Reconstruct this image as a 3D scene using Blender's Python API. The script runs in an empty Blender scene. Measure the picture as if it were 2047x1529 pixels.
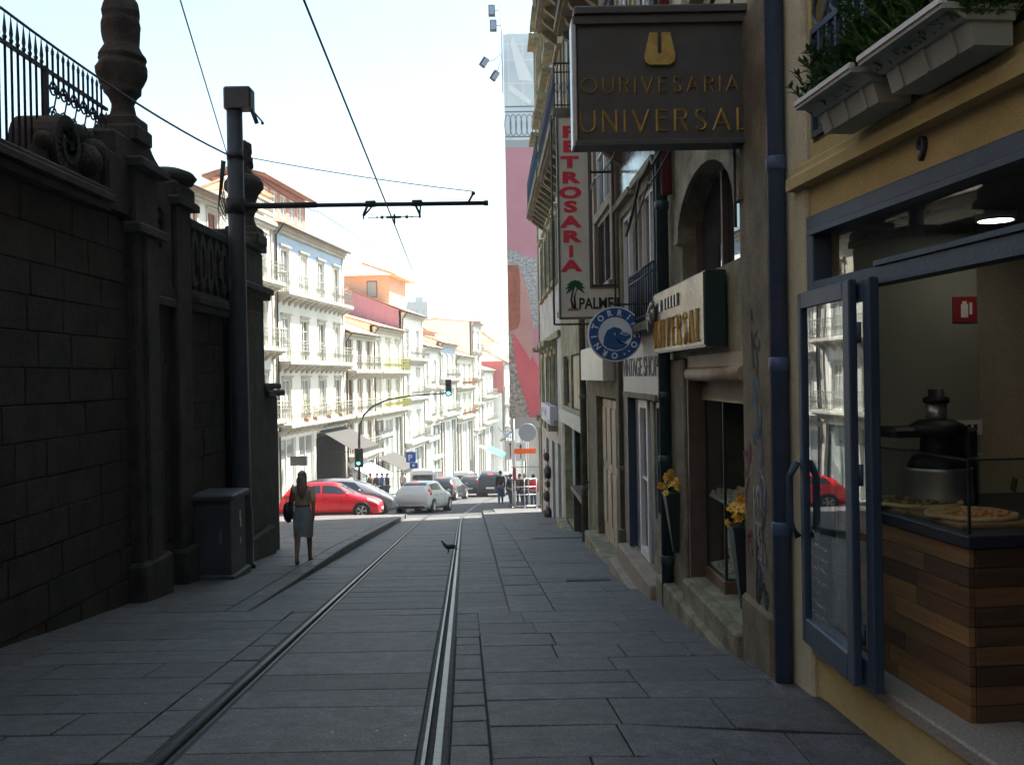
import bpy, bmesh, math, random
from mathutils import Vector, Matrix, noise
random.seed(7)
rnd = random.random
uni = random.uniform
sc = bpy.context.scene
col = sc.collection
# ---------------------------------------------------------------- camera
H, F, PIT, ROL = 1.45, 1948.0, -0.0064, 0.018
CF = (0, math.cos(PIT), math.sin(PIT))
CR = (math.cos(ROL), 0, -math.sin(ROL))
CU = (math.sin(ROL)*math.cos(PIT), -math.sin(PIT), math.cos(ROL)*math.cos(PIT))
cam = bpy.data.cameras.new('camera'); camo = bpy.data.objects.new('camera', cam); col.objects.link(camo)
cam.sensor_width = 36; cam.lens = 36*F/2047; cam.clip_start = 0.05; cam.clip_end = 3000
fv = Vector(CF).normalized(); uv = Vector(CU); uv = (uv-fv*uv.dot(fv)).normalized(); rv = fv.cross(uv)
camo.matrix_world = Matrix(((rv.x, uv.x, -fv.x, 0), (rv.y, uv.y, -fv.y, 0), (rv.z, uv.z, -fv.z, H), (0, 0, 0, 1)))
sc.camera = camo
# ---------------------------------------------------------------- sky, sun, exposure
SUN_AZ = (1.0, 0.7); SUN_EL = math.radians(55)
w = bpy.data.worlds.new('World'); sc.world = w; w.use_nodes = True
nt = w.node_tree; bg = nt.nodes['Background']
sky = nt.nodes.new('ShaderNodeTexSky'); sky.sky_type = 'NISHITA'; sky.sun_disc = False
sky.sun_elevation = SUN_EL
sky.sun_rotation = math.atan2(SUN_AZ[0], SUN_AZ[1])
sky.air_density = 1.0; sky.dust_density = 1.6; sky.ozone_density = 1.0
tint = nt.nodes.new('ShaderNodeMix'); tint.data_type = 'RGBA'; tint.blend_type = 'MULTIPLY'; tint.inputs[0].default_value = 1; tint.inputs[7].default_value = (.87, 1.0, .9, 1)   # a slightly hazier, less violet sky
nt.links.new(sky.outputs[0], tint.inputs[6]); nt.links.new(tint.outputs[2], bg.inputs[0]); bg.inputs[1].default_value = 0.077
sl = bpy.data.lights.new('sun', 'SUN'); sl.energy = 5.0; sl.angle = math.radians(0.6); sl.color = (1, .95, .86)
so = bpy.data.objects.new('sun', sl); col.objects.link(so); so.location = (20, -6, 40)
sd = Vector((SUN_AZ[0], SUN_AZ[1], 0)).normalized()*math.cos(SUN_EL)+Vector((0, 0, math.sin(SUN_EL)))
so.rotation_euler = sd.to_track_quat('Z', 'Y').to_euler()
sc.view_settings.view_transform = 'Standard'; sc.view_settings.look = 'None'
sc.view_settings.exposure = 2.15; sc.view_settings.gamma = 1.0
sc.cycles.max_bounces = 6; sc.cycles.diffuse_bounces = 3; sc.cycles.glossy_bounces = 3
sc.cycles.transparent_max_bounces = 12; sc.cycles.transmission_bounces = 4
sc.cycles.use_denoising = True
sc.cycles.sample_clamp_indirect = 6

# ---------------------------------------------------------------- measuring helpers (real planes of the place)
def ray(x, y):
    a = (x-1023.5)/F; b = (764.5-y)/F
    d = [CF[i]+a*CR[i]+b*CU[i] for i in range(3)]
    return [c/d[1] for c in d]
def atY(x, y, Y):
    d = ray(x, y); return Vector((d[0]*Y, Y, H+d[2]*Y))
def RF(x, y, o=0):                       # point on the right-hand facade plane: distance along it, height
    d = ray(x, y); Y = (2.02-o)/(d[0]+.022); return Y, H+d[2]*Y
def YF(x, y, o=0):                       # point on the yellow shop front
    d = ray(x, y); Y = (2.63-o)/(d[0]+.1); return Y, H+d[2]*Y
def gz(x, y):                            # the falling street
    z = -.106*y if y < 46 else -.106*46-.092*(y-46)
    if y < 6.6 and x > .8:
        t = min(1, (x-.8)/1.15); t = t*t*(3-2*t); z -= .106*(6.6-max(y, 2))*t
    return z
def rise(y, a): return a*max(0, min(1, (y-10)/10))
def gpl(x, y): return gz(x, y)+rise(y, .17)      # left pavement
def gpr(x, y): return gz(x, y)+rise(y, .13)      # right pavement
KL = lambda y: -2.55-.045*y
KR = lambda y: .37-.0415*y
RR = lambda y: -.195-.0503*y+(.0021*(y-33)**2 if y > 33 else 0)
RL = lambda y: RR(y)-1.435

# ---------------------------------------------------------------- materials
def rgb(c, k=1): return (c[0]*k, c[1]*k, c[2]*k, 1)
_m = {}
def M(name, c, c2=None, scale=3.0, rough=.8, bump=0.0, bscale=None, metal=0.0, var=0.0, spec=.5, stretch=(1, 1, 1), coat=0, dirt=0.0, dcol=(.03, .025, .02), grain=0.0, gscale=55):
    if name in _m: return _m[name]
    m = bpy.data.materials.new(name); m.use_nodes = True; n = m.node_tree; L = n.links.new
    p = n.nodes['Principled BSDF']; _m[name] = m
    p.inputs['Roughness'].default_value = rough; p.inputs['Metallic'].default_value = metal
    p.inputs['Specular IOR Level'].default_value = spec; p.inputs['Coat Weight'].default_value = coat
    p.inputs['Base Color'].default_value = rgb(c)
    if c2 is None and not bump and not var and not dirt: return m
    tc = n.nodes.new('ShaderNodeTexCoord'); oi = n.nodes.new('ShaderNodeObjectInfo')
    mp = n.nodes.new('ShaderNodeMapping'); mp.inputs['Scale'].default_value = stretch
    L(tc.outputs['Object'], mp.inputs[0])
    ofs = n.nodes.new('ShaderNodeVectorMath'); ofs.operation = 'SCALE'; ofs.inputs[0].default_value = (37, 19, 53); L(oi.outputs['Random'], ofs.inputs['Scale'])
    L(ofs.outputs[0], mp.inputs['Location'])
    out = None
    if c2 is not None:
        t = n.nodes.new('ShaderNodeTexNoise'); t.inputs['Scale'].default_value = scale; t.inputs['Detail'].default_value = 8; t.inputs['Roughness'].default_value = .65
        L(mp.outputs[0], t.inputs[0])
        r = n.nodes.new('ShaderNodeValToRGB'); r.color_ramp.elements[0].position = .36; r.color_ramp.elements[1].position = .66
        r.color_ramp.elements[0].color = rgb(c); r.color_ramp.elements[1].color = rgb(c2)
        L(t.outputs[0], r.inputs[0]); out = r.outputs[0]
    if dirt:
        t2 = n.nodes.new('ShaderNodeTexNoise'); t2.inputs['Scale'].default_value = scale*.45; t2.inputs['Detail'].default_value = 10; t2.inputs['Roughness'].default_value = .75
        L(mp.outputs[0], t2.inputs[0])
        r2 = n.nodes.new('ShaderNodeValToRGB'); r2.color_ramp.elements[0].position = .5; r2.color_ramp.elements[1].position = .72
        r2.color_ramp.elements[0].color = (0, 0, 0, 1); r2.color_ramp.elements[1].color = (dirt, dirt, dirt, 1)
        L(t2.outputs[0], r2.inputs[0])
        mx = n.nodes.new('ShaderNodeMix'); mx.data_type = 'RGBA'; L(r2.outputs[0], mx.inputs[0])
        if out: L(out, mx.inputs[6])
        else: mx.inputs[6].default_value = rgb(c)
        mx.inputs[7].default_value = rgb(dcol); out = mx.outputs[2]
    if grain:
        tg = n.nodes.new('ShaderNodeTexNoise'); tg.inputs['Scale'].default_value = gscale; tg.inputs['Detail'].default_value = 3; tg.inputs['Roughness'].default_value = .8; L(mp.outputs[0], tg.inputs[0])
        mg = n.nodes.new('ShaderNodeMapRange'); mg.inputs['From Min'].default_value = .32; mg.inputs['From Max'].default_value = .68; mg.inputs['To Min'].default_value = 1-grain; mg.inputs['To Max'].default_value = 1+grain; L(tg.outputs[0], mg.inputs[0])
        vg = n.nodes.new('ShaderNodeVectorMath'); vg.operation = 'SCALE'
        if out: L(out, vg.inputs[0])
        else: vg.inputs[0].default_value = c
        L(mg.outputs[0], vg.inputs['Scale']); out = vg.outputs[0]
    if var:
        mr = n.nodes.new('ShaderNodeMapRange'); mr.inputs['To Min'].default_value = 1-var; mr.inputs['To Max'].default_value = 1+var; L(oi.outputs['Random'], mr.inputs[0])
        v = n.nodes.new('ShaderNodeVectorMath'); v.operation = 'SCALE'
        if out: L(out, v.inputs[0])
        else: v.inputs[0].default_value = c
        L(mr.outputs[0], v.inputs['Scale']); out = v.outputs[0]
    if out: L(out, p.inputs['Base Color'])
    if bump:
        t = n.nodes.new('ShaderNodeTexNoise'); t.inputs['Scale'].default_value = bscale or scale*4; t.inputs['Detail'].default_value = 8; t.inputs['Roughness'].default_value = .7
        L(mp.outputs[0], t.inputs[0])
        b = n.nodes.new('ShaderNodeBump'); b.inputs['Strength'].default_value = bump; b.inputs['Distance'].default_value = .03
        L(t.outputs[0], b.inputs['Height']); L(b.outputs[0], p.inputs['Normal'])
        rr = n.nodes.new('ShaderNodeMapRange'); rr.inputs['To Min'].default_value = max(0, rough-.13); rr.inputs['To Max'].default_value = min(1, rough+.13); L(t.outputs[0], rr.inputs[0]); L(rr.outputs[0], p.inputs['Roughness'])
    return m
def glass(name, tint=(1, 1, 1), rough=.0, ior=1.5, opaque=0.0, base=(.02, .025, .03)):
    m = bpy.data.materials.new(name); m.use_nodes = True; n = m.node_tree; L = n.links.new; n.nodes.clear()
    o = n.nodes.new('ShaderNodeOutputMaterial'); t = n.nodes.new('ShaderNodeBsdfTransparent'); t.inputs[0].default_value = rgb(tint)
    g = n.nodes.new('ShaderNodeBsdfGlossy'); g.inputs['Roughness'].default_value = rough; g.inputs[0].default_value = (.95, .97, 1, 1)
    fr = n.nodes.new('ShaderNodeFresnel')
    geo = n.nodes.new('ShaderNodeNewGeometry'); mrg = n.nodes.new('ShaderNodeMapRange'); mrg.inputs['To Min'].default_value = ior; mrg.inputs['To Max'].default_value = 1/ior; L(geo.outputs['Backfacing'], mrg.inputs[0]); L(mrg.outputs[0], fr.inputs[0])
    tc = n.nodes.new('ShaderNodeTexCoord'); ns = n.nodes.new('ShaderNodeTexNoise'); ns.inputs['Scale'].default_value = 1.3; ns.inputs['Detail'].default_value = 1
    L(tc.outputs['Object'], ns.inputs[0]); bp = n.nodes.new('ShaderNodeBump'); bp.inputs['Strength'].default_value = .05; bp.inputs['Distance'].default_value = .02; L(ns.outputs[0], bp.inputs['Height'])
    L(bp.outputs[0], g.inputs['Normal'])
    mx = n.nodes.new('ShaderNodeMixShader'); L(fr.outputs[0], mx.inputs[0]); L(g.outputs[0], mx.inputs[2])
    if opaque:
        d = n.nodes.new('ShaderNodeBsdfDiffuse'); d.inputs[0].default_value = rgb(base)
        m2 = n.nodes.new('ShaderNodeMixShader'); m2.inputs[0].default_value = opaque; L(t.outputs[0], m2.inputs[1]); L(d.outputs[0], m2.inputs[2]); L(m2.outputs[0], mx.inputs[1])
    else: L(t.outputs[0], mx.inputs[1])
    L(mx.outputs[0], o.inputs[0]); _m[name] = m; return m
def emit(name, c, s):
    m = M(name, c); p = m.node_tree.nodes['Principled BSDF']; p.inputs['Emission Color'].default_value = rgb(c); p.inputs['Emission Strength'].default_value = s; return m

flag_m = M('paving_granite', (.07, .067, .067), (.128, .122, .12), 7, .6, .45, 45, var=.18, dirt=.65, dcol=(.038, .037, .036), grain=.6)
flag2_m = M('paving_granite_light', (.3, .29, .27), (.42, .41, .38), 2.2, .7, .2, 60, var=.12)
joint_m = M('paving_joint_sand', (.03, .031, .03), (.06, .064, .052), 9, .95, .5, 80)
kerb_m = M('kerb_granite', (.1, .1, .1), (.16, .16, .16), 3, .7, .3, 60, var=.15, dirt=.4, grain=.35)
asph_m = M('road_asphalt', (.045, .046, .05), (.075, .075, .078), 1.2, .8, .3, 120)
rail_m = M('rail_steel', (.1, .105, .11), (.17, .17, .18), 12, .36, .15, 60, metal=1.0)
rust_m = M('rail_rust', (.02, .017, .014), (.05, .04, .03), 8, .75, .3, 60)
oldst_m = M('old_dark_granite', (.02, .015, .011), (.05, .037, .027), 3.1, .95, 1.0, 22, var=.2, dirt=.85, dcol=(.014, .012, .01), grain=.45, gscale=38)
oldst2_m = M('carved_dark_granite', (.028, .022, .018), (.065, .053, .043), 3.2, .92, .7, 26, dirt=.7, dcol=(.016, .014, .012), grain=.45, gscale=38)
stone_m = M('facade_granite', (.19, .165, .095), (.4, .36, .23), 2.6, .88, .6, 45, dirt=.8, dcol=(.04, .03, .022), grain=.35, gscale=60)
stone2_m = M('facade_granite_brown', (.13, .105, .062), (.25, .21, .13), 3, .88, .5, 45, dirt=.7, dcol=(.05, .04, .03), grain=.35, gscale=60)
conc_m = M('cement_strip', (.6, .55, .36), (.7, .66, .46), 2.0, .9, .6, 90, dirt=.5, dcol=(.17, .15, .11), grain=.3, gscale=110)
yell_m = M('ochre_plaster', (.74, .59, .24), (.82, .67, .31), 1.6, .88, .9, 110, dirt=.55, dcol=(.5, .38, .15), grain=.22, gscale=120)
cream_m = M('cream_plaster', (.5, .45, .31), (.62, .56, .4), 1.5, .88, .3, 60, dirt=.5, dcol=(.3, .26, .18), grain=.2, gscale=80)
tilew_m = M('pale_glazed_tile', (.45, .47, .45), (.58, .6, .58), 3, .3, .1, 20, dirt=.4, dcol=(.3, .3, .28))
blue_m = M('blue_painted_wood', (.03, .052, .09), (.045, .072, .115), 3, .5, .25, 40, dirt=.35, dcol=(.05, .06, .08))
bluep_m = M('blue_painted_pipe', (.055, .09, .18), (.085, .125, .22), 4, .45, .15, 30, dirt=.3, dcol=(.1, .1, .09))
greenp_m = M('dark_green_paint', (.012, .035, .04), (.025, .055, .06), 4, .45, .1, 30)
redp_m = M('dark_red_paint', (.16, .02, .02), (.22, .03, .03), 4, .5, .1, 30)
wht_m = M('white_painted_wood', (.66, .66, .62), (.76, .76, .72), 4, .5)
blk_m = M('black_iron', (.012, .013, .015), rough=.55)
iron_m = M('blue_black_iron', (.02, .03, .05), rough=.55); farrail_m = M('far_grey_iron', (.16, .17, .15), (.26, .27, .22), 6, .7)  # far railings use a lighter grey than the near ironwork
dkw_m = M('dark_wood_frame', (.07, .045, .03), (.12, .08, .055), 6, .6, .2, 30)
beige_m = M('beige_painted_door', (.33, .26, .16), (.42, .34, .22), 3, .6, .1, 30, dirt=.3, dcol=(.2, .15, .09))
pane_m = glass('window_glass', opaque=.85, base=(.03, .035, .04), ior=1.9)
panefar_m = glass('far_window_glass', opaque=1, base=(.3, .31, .3), ior=1.5)
clear_m = glass('clear_glass', tint=(.9, .95, .93), ior=1.5)
disp_m = glass('display_glass', tint=(.86, .93, .9), ior=1.5)
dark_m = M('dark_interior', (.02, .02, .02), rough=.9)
inw_m = M('shop_white_wall', (.24, .25, .2), (.3, .31, .25), 1, .8)
tile_m = M('terracotta_tile', (.62, .32, .16), (.78, .5, .28), 1.5, .85, .3, 12, var=.1)
white_m = M('white_facade', (.84, .82, .76), (.9, .88, .83), .7, .8, var=.04, dirt=.3, dcol=(.55, .53, .48))
creamf_m = M('cream_facade', (.76, .7, .56), (.84, .78, .64), .7, .8, dirt=.3, dcol=(.5, .44, .34))
pinkf_m = M('pink_facade', (.5, .22, .24), (.6, .28, .3), .7, .8)
granf_m = M('far_granite_trim', (.42, .39, .33), (.55, .52, .45), 1, .85)
gold_m = M('gilded_metal', (.42, .27, .06), (.62, .42, .12), 9, .42, .2, 50, metal=.35)
slate_m = M('sign_bronze_brown', (.07, .064, .055), (.1, .092, .08), 5, .5, .1, 80)
alu_m = M('brushed_metal', (.45, .46, .47), (.55, .56, .57), 8, .35, metal=.8)

# ---------------------------------------------------------------- mesh builder
class MB:
    def __init__(s): s.v = []; s.f = []; s.mi = []; s.sm = []
    def add(s, vs, fs, mi=0, sm=False):
        o = len(s.v); s.v += [tuple(p) for p in vs]
        for f in fs: s.f.append(tuple(o+i for i in f)); s.mi.append(mi); s.sm.append(sm)
    def quad(s, a, b, c, d, mi=0): s.add([a, b, c, d], [(0, 1, 2, 3)], mi)
    def box(s, x0, x1, y0, y1, z0, z1, mi=0):
        v = [(x0, y0, z0), (x1, y0, z0), (x1, y1, z0), (x0, y1, z0), (x0, y0, z1), (x1, y0, z1), (x1, y1, z1), (x0, y1, z1)]
        s.add(v, [(0, 3, 2, 1), (4, 5, 6, 7), (0, 1, 5, 4), (1, 2, 6, 5), (2, 3, 7, 6), (3, 0, 4, 7)], mi)
    def cbox(s, x0, x1, y0, y1, z0, z1, c=.01, mi=0):   # box with chamfered vertical & top edges
        p = [(x0+c, y0), (x1-c, y0), (x1, y0+c), (x1, y1-c), (x1-c, y1), (x0+c, y1), (x0, y1-c), (x0, y0+c)]
        q = [(x0+c, y0+c), (x1-c, y0+c), (x1-c, y0+c), (x1-c, y1-c), (x1-c, y1-c), (x0+c, y1-c), (x0+c, y1-c), (x0+c, y0+c)]
        v = [(a, b, z0) for a, b in p]+[(a, b, z1-c) for a, b in p]+[(a, b, z1) for a, b in q]
        fs = [(i, (i+1) % 8, 8+(i+1) % 8, 8+i) for i in range(8)]+[(8+i, 8+(i+1) % 8, 16+(i+1) % 8, 16+i) for i in range(8)]
        fs += [(16, 17, 19, 21), (7, 6, 5, 4, 3, 2, 1, 0)]
        s.add(v, fs, mi)
    def hexa(s, b, t, mi=0):                 # bottom 4 + top 4 points
        s.add(list(b)+list(t), [(0, 3, 2, 1), (4, 5, 6, 7), (0, 1, 5, 4), (1, 2, 6, 5), (2, 3, 7, 6), (3, 0, 4, 7)], mi)
    def tube(s, pts, r, n=8, mi=0, cap=True):
        pts = [Vector(p) for p in pts]; R = r if hasattr(r, '__len__') else [r]*len(pts); rings = []
        up = Vector((0, 0, 1))
        for i, p in enumerate(pts):
            t = (pts[min(i+1, len(pts)-1)]-pts[max(i-1, 0)]).normalized()
            a = t.cross(up if abs(t.z) < .95 else Vector((1, 0, 0))).normalized(); b = a.cross(t)
            rings += [p+(a*math.cos(k*2*math.pi/n)+b*math.sin(k*2*math.pi/n))*R[i] for k in range(n)]
        fs = [(i*n+k, i*n+(k+1) % n, (i+1)*n+(k+1) % n, (i+1)*n+k) for i in range(len(pts)-1) for k in range(n)]
        s.add(rings, fs, mi, n > 4)
        if cap: s.add(rings[:n], [tuple(range(n))], mi); s.add(rings[-n:], [tuple(range(n))][::-1], mi)
    def lathe(s, prof, c=(0, 0, 0), n=16, mi=0, ax='z', sm=True, cap=True):
        v = []
        for r, z in prof:
            for k in range(n):
                a = 2*math.pi*(k+.5)/n; x, y = r*math.cos(a), r*math.sin(a)
                if ax == 'z': v.append((c[0]+x, c[1]+y, c[2]+z))
                elif ax == 'x': v.append((c[0]+z, c[1]+x, c[2]+y))
                else: v.append((c[0]+x, c[1]+z, c[2]+y))
        fs = [(i*n+k, i*n+(k+1) % n, (i+1)*n+(k+1) % n, (i+1)*n+k) for i in range(len(prof)-1) for k in range(n)]
        s.add(v, fs, mi, sm); m = len(prof)-1
        if not cap: return
        s.add(v[:n], [tuple(range(n))], mi); s.add(v[m*n:], [tuple(range(n))], mi)
    def prism(s, poly, a0, a1, ax='y', mi=0):      # poly in the two other axes
        def P(p, a): return (p[0], a, p[1]) if ax == 'y' else ((a, p[0], p[1]) if ax == 'x' else (p[0], p[1], a))
        n = len(poly); v = [P(p, a0) for p in poly]+[P(p, a1) for p in poly]
        s.add(v, [tuple(range(n)), tuple(range(2*n-1, n-1, -1))]+[(i, (i+1) % n, n+(i+1) % n, n+i) for i in range(n)], mi)
    def ball(s, c, r, n=10, mi=0, sc3=(1, 1, 1)):
        v = []; m = n//2
        for i in range(m+1):
            t = math.pi*i/m
            for k in range(n):
                a = 2*math.pi*k/n; v.append((c[0]+r*sc3[0]*math.sin(t)*math.cos(a), c[1]+r*sc3[1]*math.sin(t)*math.sin(a), c[2]+r*sc3[2]*math.cos(t)))
        s.add(v, [(i*n+k, (i+1)*n+k, (i+1)*n+(k+1) % n, i*n+(k+1) % n) for i in range(m) for k in range(n)], mi, True)
    def mesh(s, name, mats, fix=True):
        me = bpy.data.meshes.new(name); me.from_pydata(s.v, [], s.f)
        for m in (mats if isinstance(mats, (list, tuple)) else [mats]): me.materials.append(m)
        me.polygons.foreach_set('material_index', s.mi); me.polygons.foreach_set('use_smooth', s.sm)
        if fix:
            b = bmesh.new(); b.from_mesh(me); bmesh.ops.remove_doubles(b, verts=b.verts, dist=1e-5) if any(s.sm) else None
            bmesh.ops.recalc_face_normals(b, faces=b.faces); b.to_mesh(me); b.free()
        me.update(); return me
    def build(s, name, mats, parent=None, **kw):
        return put(name, s.mesh(name, mats), parent, **kw)
ZB = {}
XB = {}
def put(name, me, parent=None, loc=None, rot=None, label=None, cat=None, group=None, kind=None):
    o = bpy.data.objects.new(name, me); col.objects.link(o)
    if parent is not None: o.parent = parent
    zb = ZB.get(parent.name, 0) if parent is not None else 0
    xb = XB.get(parent.name, 0) if parent is not None else 0
    l = loc or (0, 0, 0); o.location = (l[0]-xb, l[1], l[2]-zb)
    if rot: o.rotation_euler = rot
    tag(o, label, cat, group, kind); return o
def tag(o, label=None, cat=None, group=None, kind=None):
    if label: o['label'] = label
    if cat: o['category'] = cat
    if group: o['group'] = group
    if kind: o['kind'] = kind
    return o
def thing(name, label, cat, loc=(0, 0, 0), rz=0, group=None, kind=None, world_z=False):
    o = bpy.data.objects.new(name, None); col.objects.link(o); o.location = loc; o.rotation_euler = (0, 0, rz)
    o.empty_display_size = .2
    if world_z: ZB[o.name] = loc[2]
    tag(o, label, cat, group, kind); return o
def copy_tree(o, parent=None):
    c = o.copy(); col.objects.link(c)
    if parent is not None: c.parent = parent
    for ch in list(o.children): copy_tree(ch, c)
    return c
def box(name, x0, x1, y0, y1, z0, z1, m, parent, c=0, **kw):
    b = MB()
    if c: b.cbox(x0, x1, y0, y1, z0, z1, c)
    else: b.box(x0, x1, y0, y1, z0, z1)
    return b.build(name, m, parent, **kw)
def rot2(p, a): return (p[0]*math.cos(a)-p[1]*math.sin(a), p[0]*math.sin(a)+p[1]*math.cos(a))
_txt = {}
def text_mesh(s, size, depth=.004, bold=0.0, sx=1.0, align='CENTER'):
    k = (s, size, depth, bold, sx, align)
    if k in _txt: return _txt[k]
    cu = bpy.data.curves.new('lettering', 'FONT'); cu.body = s; cu.size = size; cu.extrude = depth; cu.offset = bold; cu.align_x = align; cu.resolution_u = 3
    o = bpy.data.objects.new('tmp', cu); col.objects.link(o)
    dg = bpy.context.evaluated_depsgraph_get(); me = bpy.data.meshes.new_from_object(o.evaluated_get(dg))
    bpy.data.objects.remove(o); me.name = 'lettering'
    for v in me.vertices: v.co.x *= sx
    me.materials.clear(); _txt[k] = me; return me
def text(s, size, loc, m, parent, face='-y', depth=.004, bold=0.0, sx=1.0, name='lettering', align='CENTER', rollz=0, **kw):
    me = text_mesh(s, size, depth, bold, sx, align).copy(); me.materials.append(m)
    o = put(name, me, parent, loc=loc, **kw)
    # face: the direction the text looks to in the parent's frame
    o.rotation_euler = {'-y': (math.pi/2, 0, 0), '+y': (math.pi/2, 0, math.pi), '-x': (math.pi/2, 0, -math.pi/2), '+x': (math.pi/2, 0, math.pi/2)}[face]
    return o
# strokes: narrow raised letters with a ridged section, drawn in a unit-high box
STK = {
 'O': [[(.5+.5*math.cos(a*math.pi/9), .5+.5*math.sin(a*math.pi/9)) for a in range(19)]],
 'U': [[(0, 1), (0, .3), (.06, .12), (.2, .02), (.32, 0), (.44, .02), (.58, .12), (.64, .3), (.64, 1)]],
 'R': [[(0, 0), (0, 1), (.3, 1), (.45, .93), (.5, .78), (.45, .62), (.3, .55), (0, .55)], [(.25, .55), (.52, 0)]],
 'I': [[(0, 0), (0, 1)]], 'V': [[(0, 1), (.35, 0), (.7, 1)]],
 'E': [[(.45, 0), (0, 0), (0, 1), (.45, 1)], [(0, .62), (.38, .62)]],
 'S': [[(.46, .86), (.38, .96), (.24, 1), (.1, .94), (.05, .8), (.1, .66), (.34, .48), (.46, .32), (.46, .14), (.36, .03), (.22, 0), (.08, .05), (.02, .16)]],
 'A': [[(0, 0), (.36, 1), (.72, 0)], [(.12, .3), (.6, .3)]],
 'N': [[(0, 0), (0, 1), (.6, 0), (.6, 1)]], 'L': [[(0, 1), (0, 0), (.42, 0)]]}
STW = {k: max(p[0] for l in v for p in l) for k, v in STK.items()}
def stroke_letter(ch, h, wgt, d, sx=1.0):
    b = MB()
    for line in STK[ch]:
        for i in range(len(line)-1):
            a = Vector((line[i][0]*h*sx, line[i][1]*h)); c = Vector((line[i+1][0]*h*sx, line[i+1][1]*h)); t = (c-a).normalized(); nn = Vector((-t.y, t.x))
            wk = wgt*(1.0 if abs(t.y) > .4 else .7); a2 = a-t*wk*.3; c2 = c+t*wk*.3
            pr = [(-wk/2, 0), (0, -d), (wk/2, 0)]
            va = [(a2.x+nn.x*q, r, a2.y+nn.y*q) for q, r in pr]; vc = [(c2.x+nn.x*q, r, c2.y+nn.y*q) for q, r in pr]
            b.add(va+vc, [(0, 1, 4, 3), (1, 2, 5, 4), (0, 2, 1), (3, 4, 5), (2, 0, 3, 5)])
    return b
# ================================================================ GROUND
def sheet(name, xs, ys, zf, m, off=0, **kw):
    b = MB(); X = [[f(y) if callable(f) else f for f in xs] for y in ys]
    n = len(xs); vs = []
    for j, y in enumerate(ys):
        for i in range(n): vs.append((X[j][i], y, zf(X[j][i], y)+off))
    b.add(vs, [(j*n+i, j*n+i+1, (j+1)*n+i+1, (j+1)*n+i) for j in range(len(ys)-1) for i in range(n-1)])
    me = b.mesh(name, m, fix=False); return put(name, me, **kw)
def fr(a, b, n): return [a+(b-a)*i/n for i in range(n+1)]
sheet('ground', fr(-300, 300, 12), [-30]+fr(0, 44, 22)+[46, 60, 90, 130, 180, 260, 600], lambda x, y: (-.106*y if y < 46 else -.106*46-.092*(min(y, 220)-46))-.38, joint_m, kind='structure')
sheet('road_bed', [lambda y: KL(y)-.1, lambda y: RL(y), lambda y: RR(y), lambda y: KR(y)+.1], fr(1, 39.3, 38), gz, joint_m, -.022, kind='structure')
sheet('road', fr(-13, 10, 23), [38.1]+fr(39, 47, 8)+fr(50, 200, 30), gz, asph_m, -.006, kind='structure')
YL0 = 11.0; YR0 = 10.6
FAC = lambda y: 2.02-.022*y
LX = lambda y: -4.78
def slab_mb(b, xl, xr, y0, y1, zf, gap=.005, dep=.06, ch=.005):
    if y0 > 9 and dep < .2: gap *= .4; ch *= .5
    t = [uni(-.003, .003) for _ in range(4)]
    p = [(xl(y0)+gap, y0+gap), (xr(y0)-gap, y0+gap), (xr(y1)-gap, y1-gap), (xl(y1)+gap, y1-gap)]
    q = [(p[0][0]+ch, p[0][1]+ch), (p[1][0]-ch, p[1][1]+ch), (p[2][0]-ch, p[2][1]-ch), (p[3][0]+ch, p[3][1]-ch)]
    z = [zf(*a)+t[i] for i, a in enumerate(p)]
    v = [(p[i][0], p[i][1], z[i]-dep) for i in range(4)]+[(p[i][0], p[i][1], z[i]-ch) for i in range(4)]+[(q[i][0], q[i][1], z[i]) for i in range(4)]
    f = [(i, (i+1) % 4, 4+(i+1) % 4, 4+i) for i in range(4)]+[(4+i, 4+(i+1) % 4, 8+(i+1) % 4, 8+i) for i in range(4)]+[(8, 9, 10, 11)]
    b.add(v, f)
class Paver:
    def __init__(s, parent, m, far): s.p = parent; s.m = m; s.far = far; s.j = MB(); s.n = 0
    def __call__(s, xl, xr, y0, y1, zf, name='paving_slab', **k):
        if y0 < s.far and s.n < 298:
            b = MB(); slab_mb(b, xl, xr, y0, y1, zf, **k); put(name, b.mesh(name, s.m, fix=False), s.p); s.n += 1
        else: slab_mb(s.j, xl, xr, y0, y1, zf, **k)
    def done(s):
        if s.j.v: put('far_paving', s.j.mesh('far_paving', s.m, fix=False), s.p, kind='stuff')
def lin(f, g, t): return lambda y: f(y)*(1-t)+g(y)*t
def row(pv, fl, fr_, y0, y1, zf, lo, hi, **k):
    y = y0*.5+y1*.5; W = fr_(y)-fl(y); cuts = [0]; x = uni(.35, 1)*hi
    while x < W-lo*.6: cuts.append(x/W); x += uni(lo, hi)
    cuts.append(1)
    for a, c in zip(cuts, cuts[1:]): pv(lin(fl, fr_, a), lin(fl, fr_, c), y0, y1, zf, **k)
# carriageway between and beside the rails
rw = thing('roadway', None, None, kind='structure'); pv = Paver(rw, flag_m, 21)
y = 1.5
while y < 39:
    d = uni(.48, .62) if rnd() < .75 else uni(.9, 1.1)
    pv(lambda y: RL(y)+.075, lambda y: RR(y)-.085, y, min(y+d, 39.2), gz); y += d
y = 1.5
while y < YR0:
    d = uni(.36, .62); pv(lambda y: RR(y)+.085, lambda y: RR(y)+.31, y, min(y+d, YR0), gz, gap=.008); y += d
y = YR0
while y < 39:
    d = uni(.38, .6); pv(lambda y: RR(y)+.085, KR, y, min(y+d, 39.2), gz); y += d
y = 1.5
while y < YL0:
    d = uni(.5, .95); pv(lambda y: RL(y)-.34, lambda y: RL(y)-.085, y, min(y+d, YL0), gz, gap=.008); y += d
y = YL0
while y < 39:
    d = uni(.5, .8); pv(KL, lambda y: RL(y)-.085, y, min(y+d, 39.2), gz); y += d
pv.done()
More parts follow.
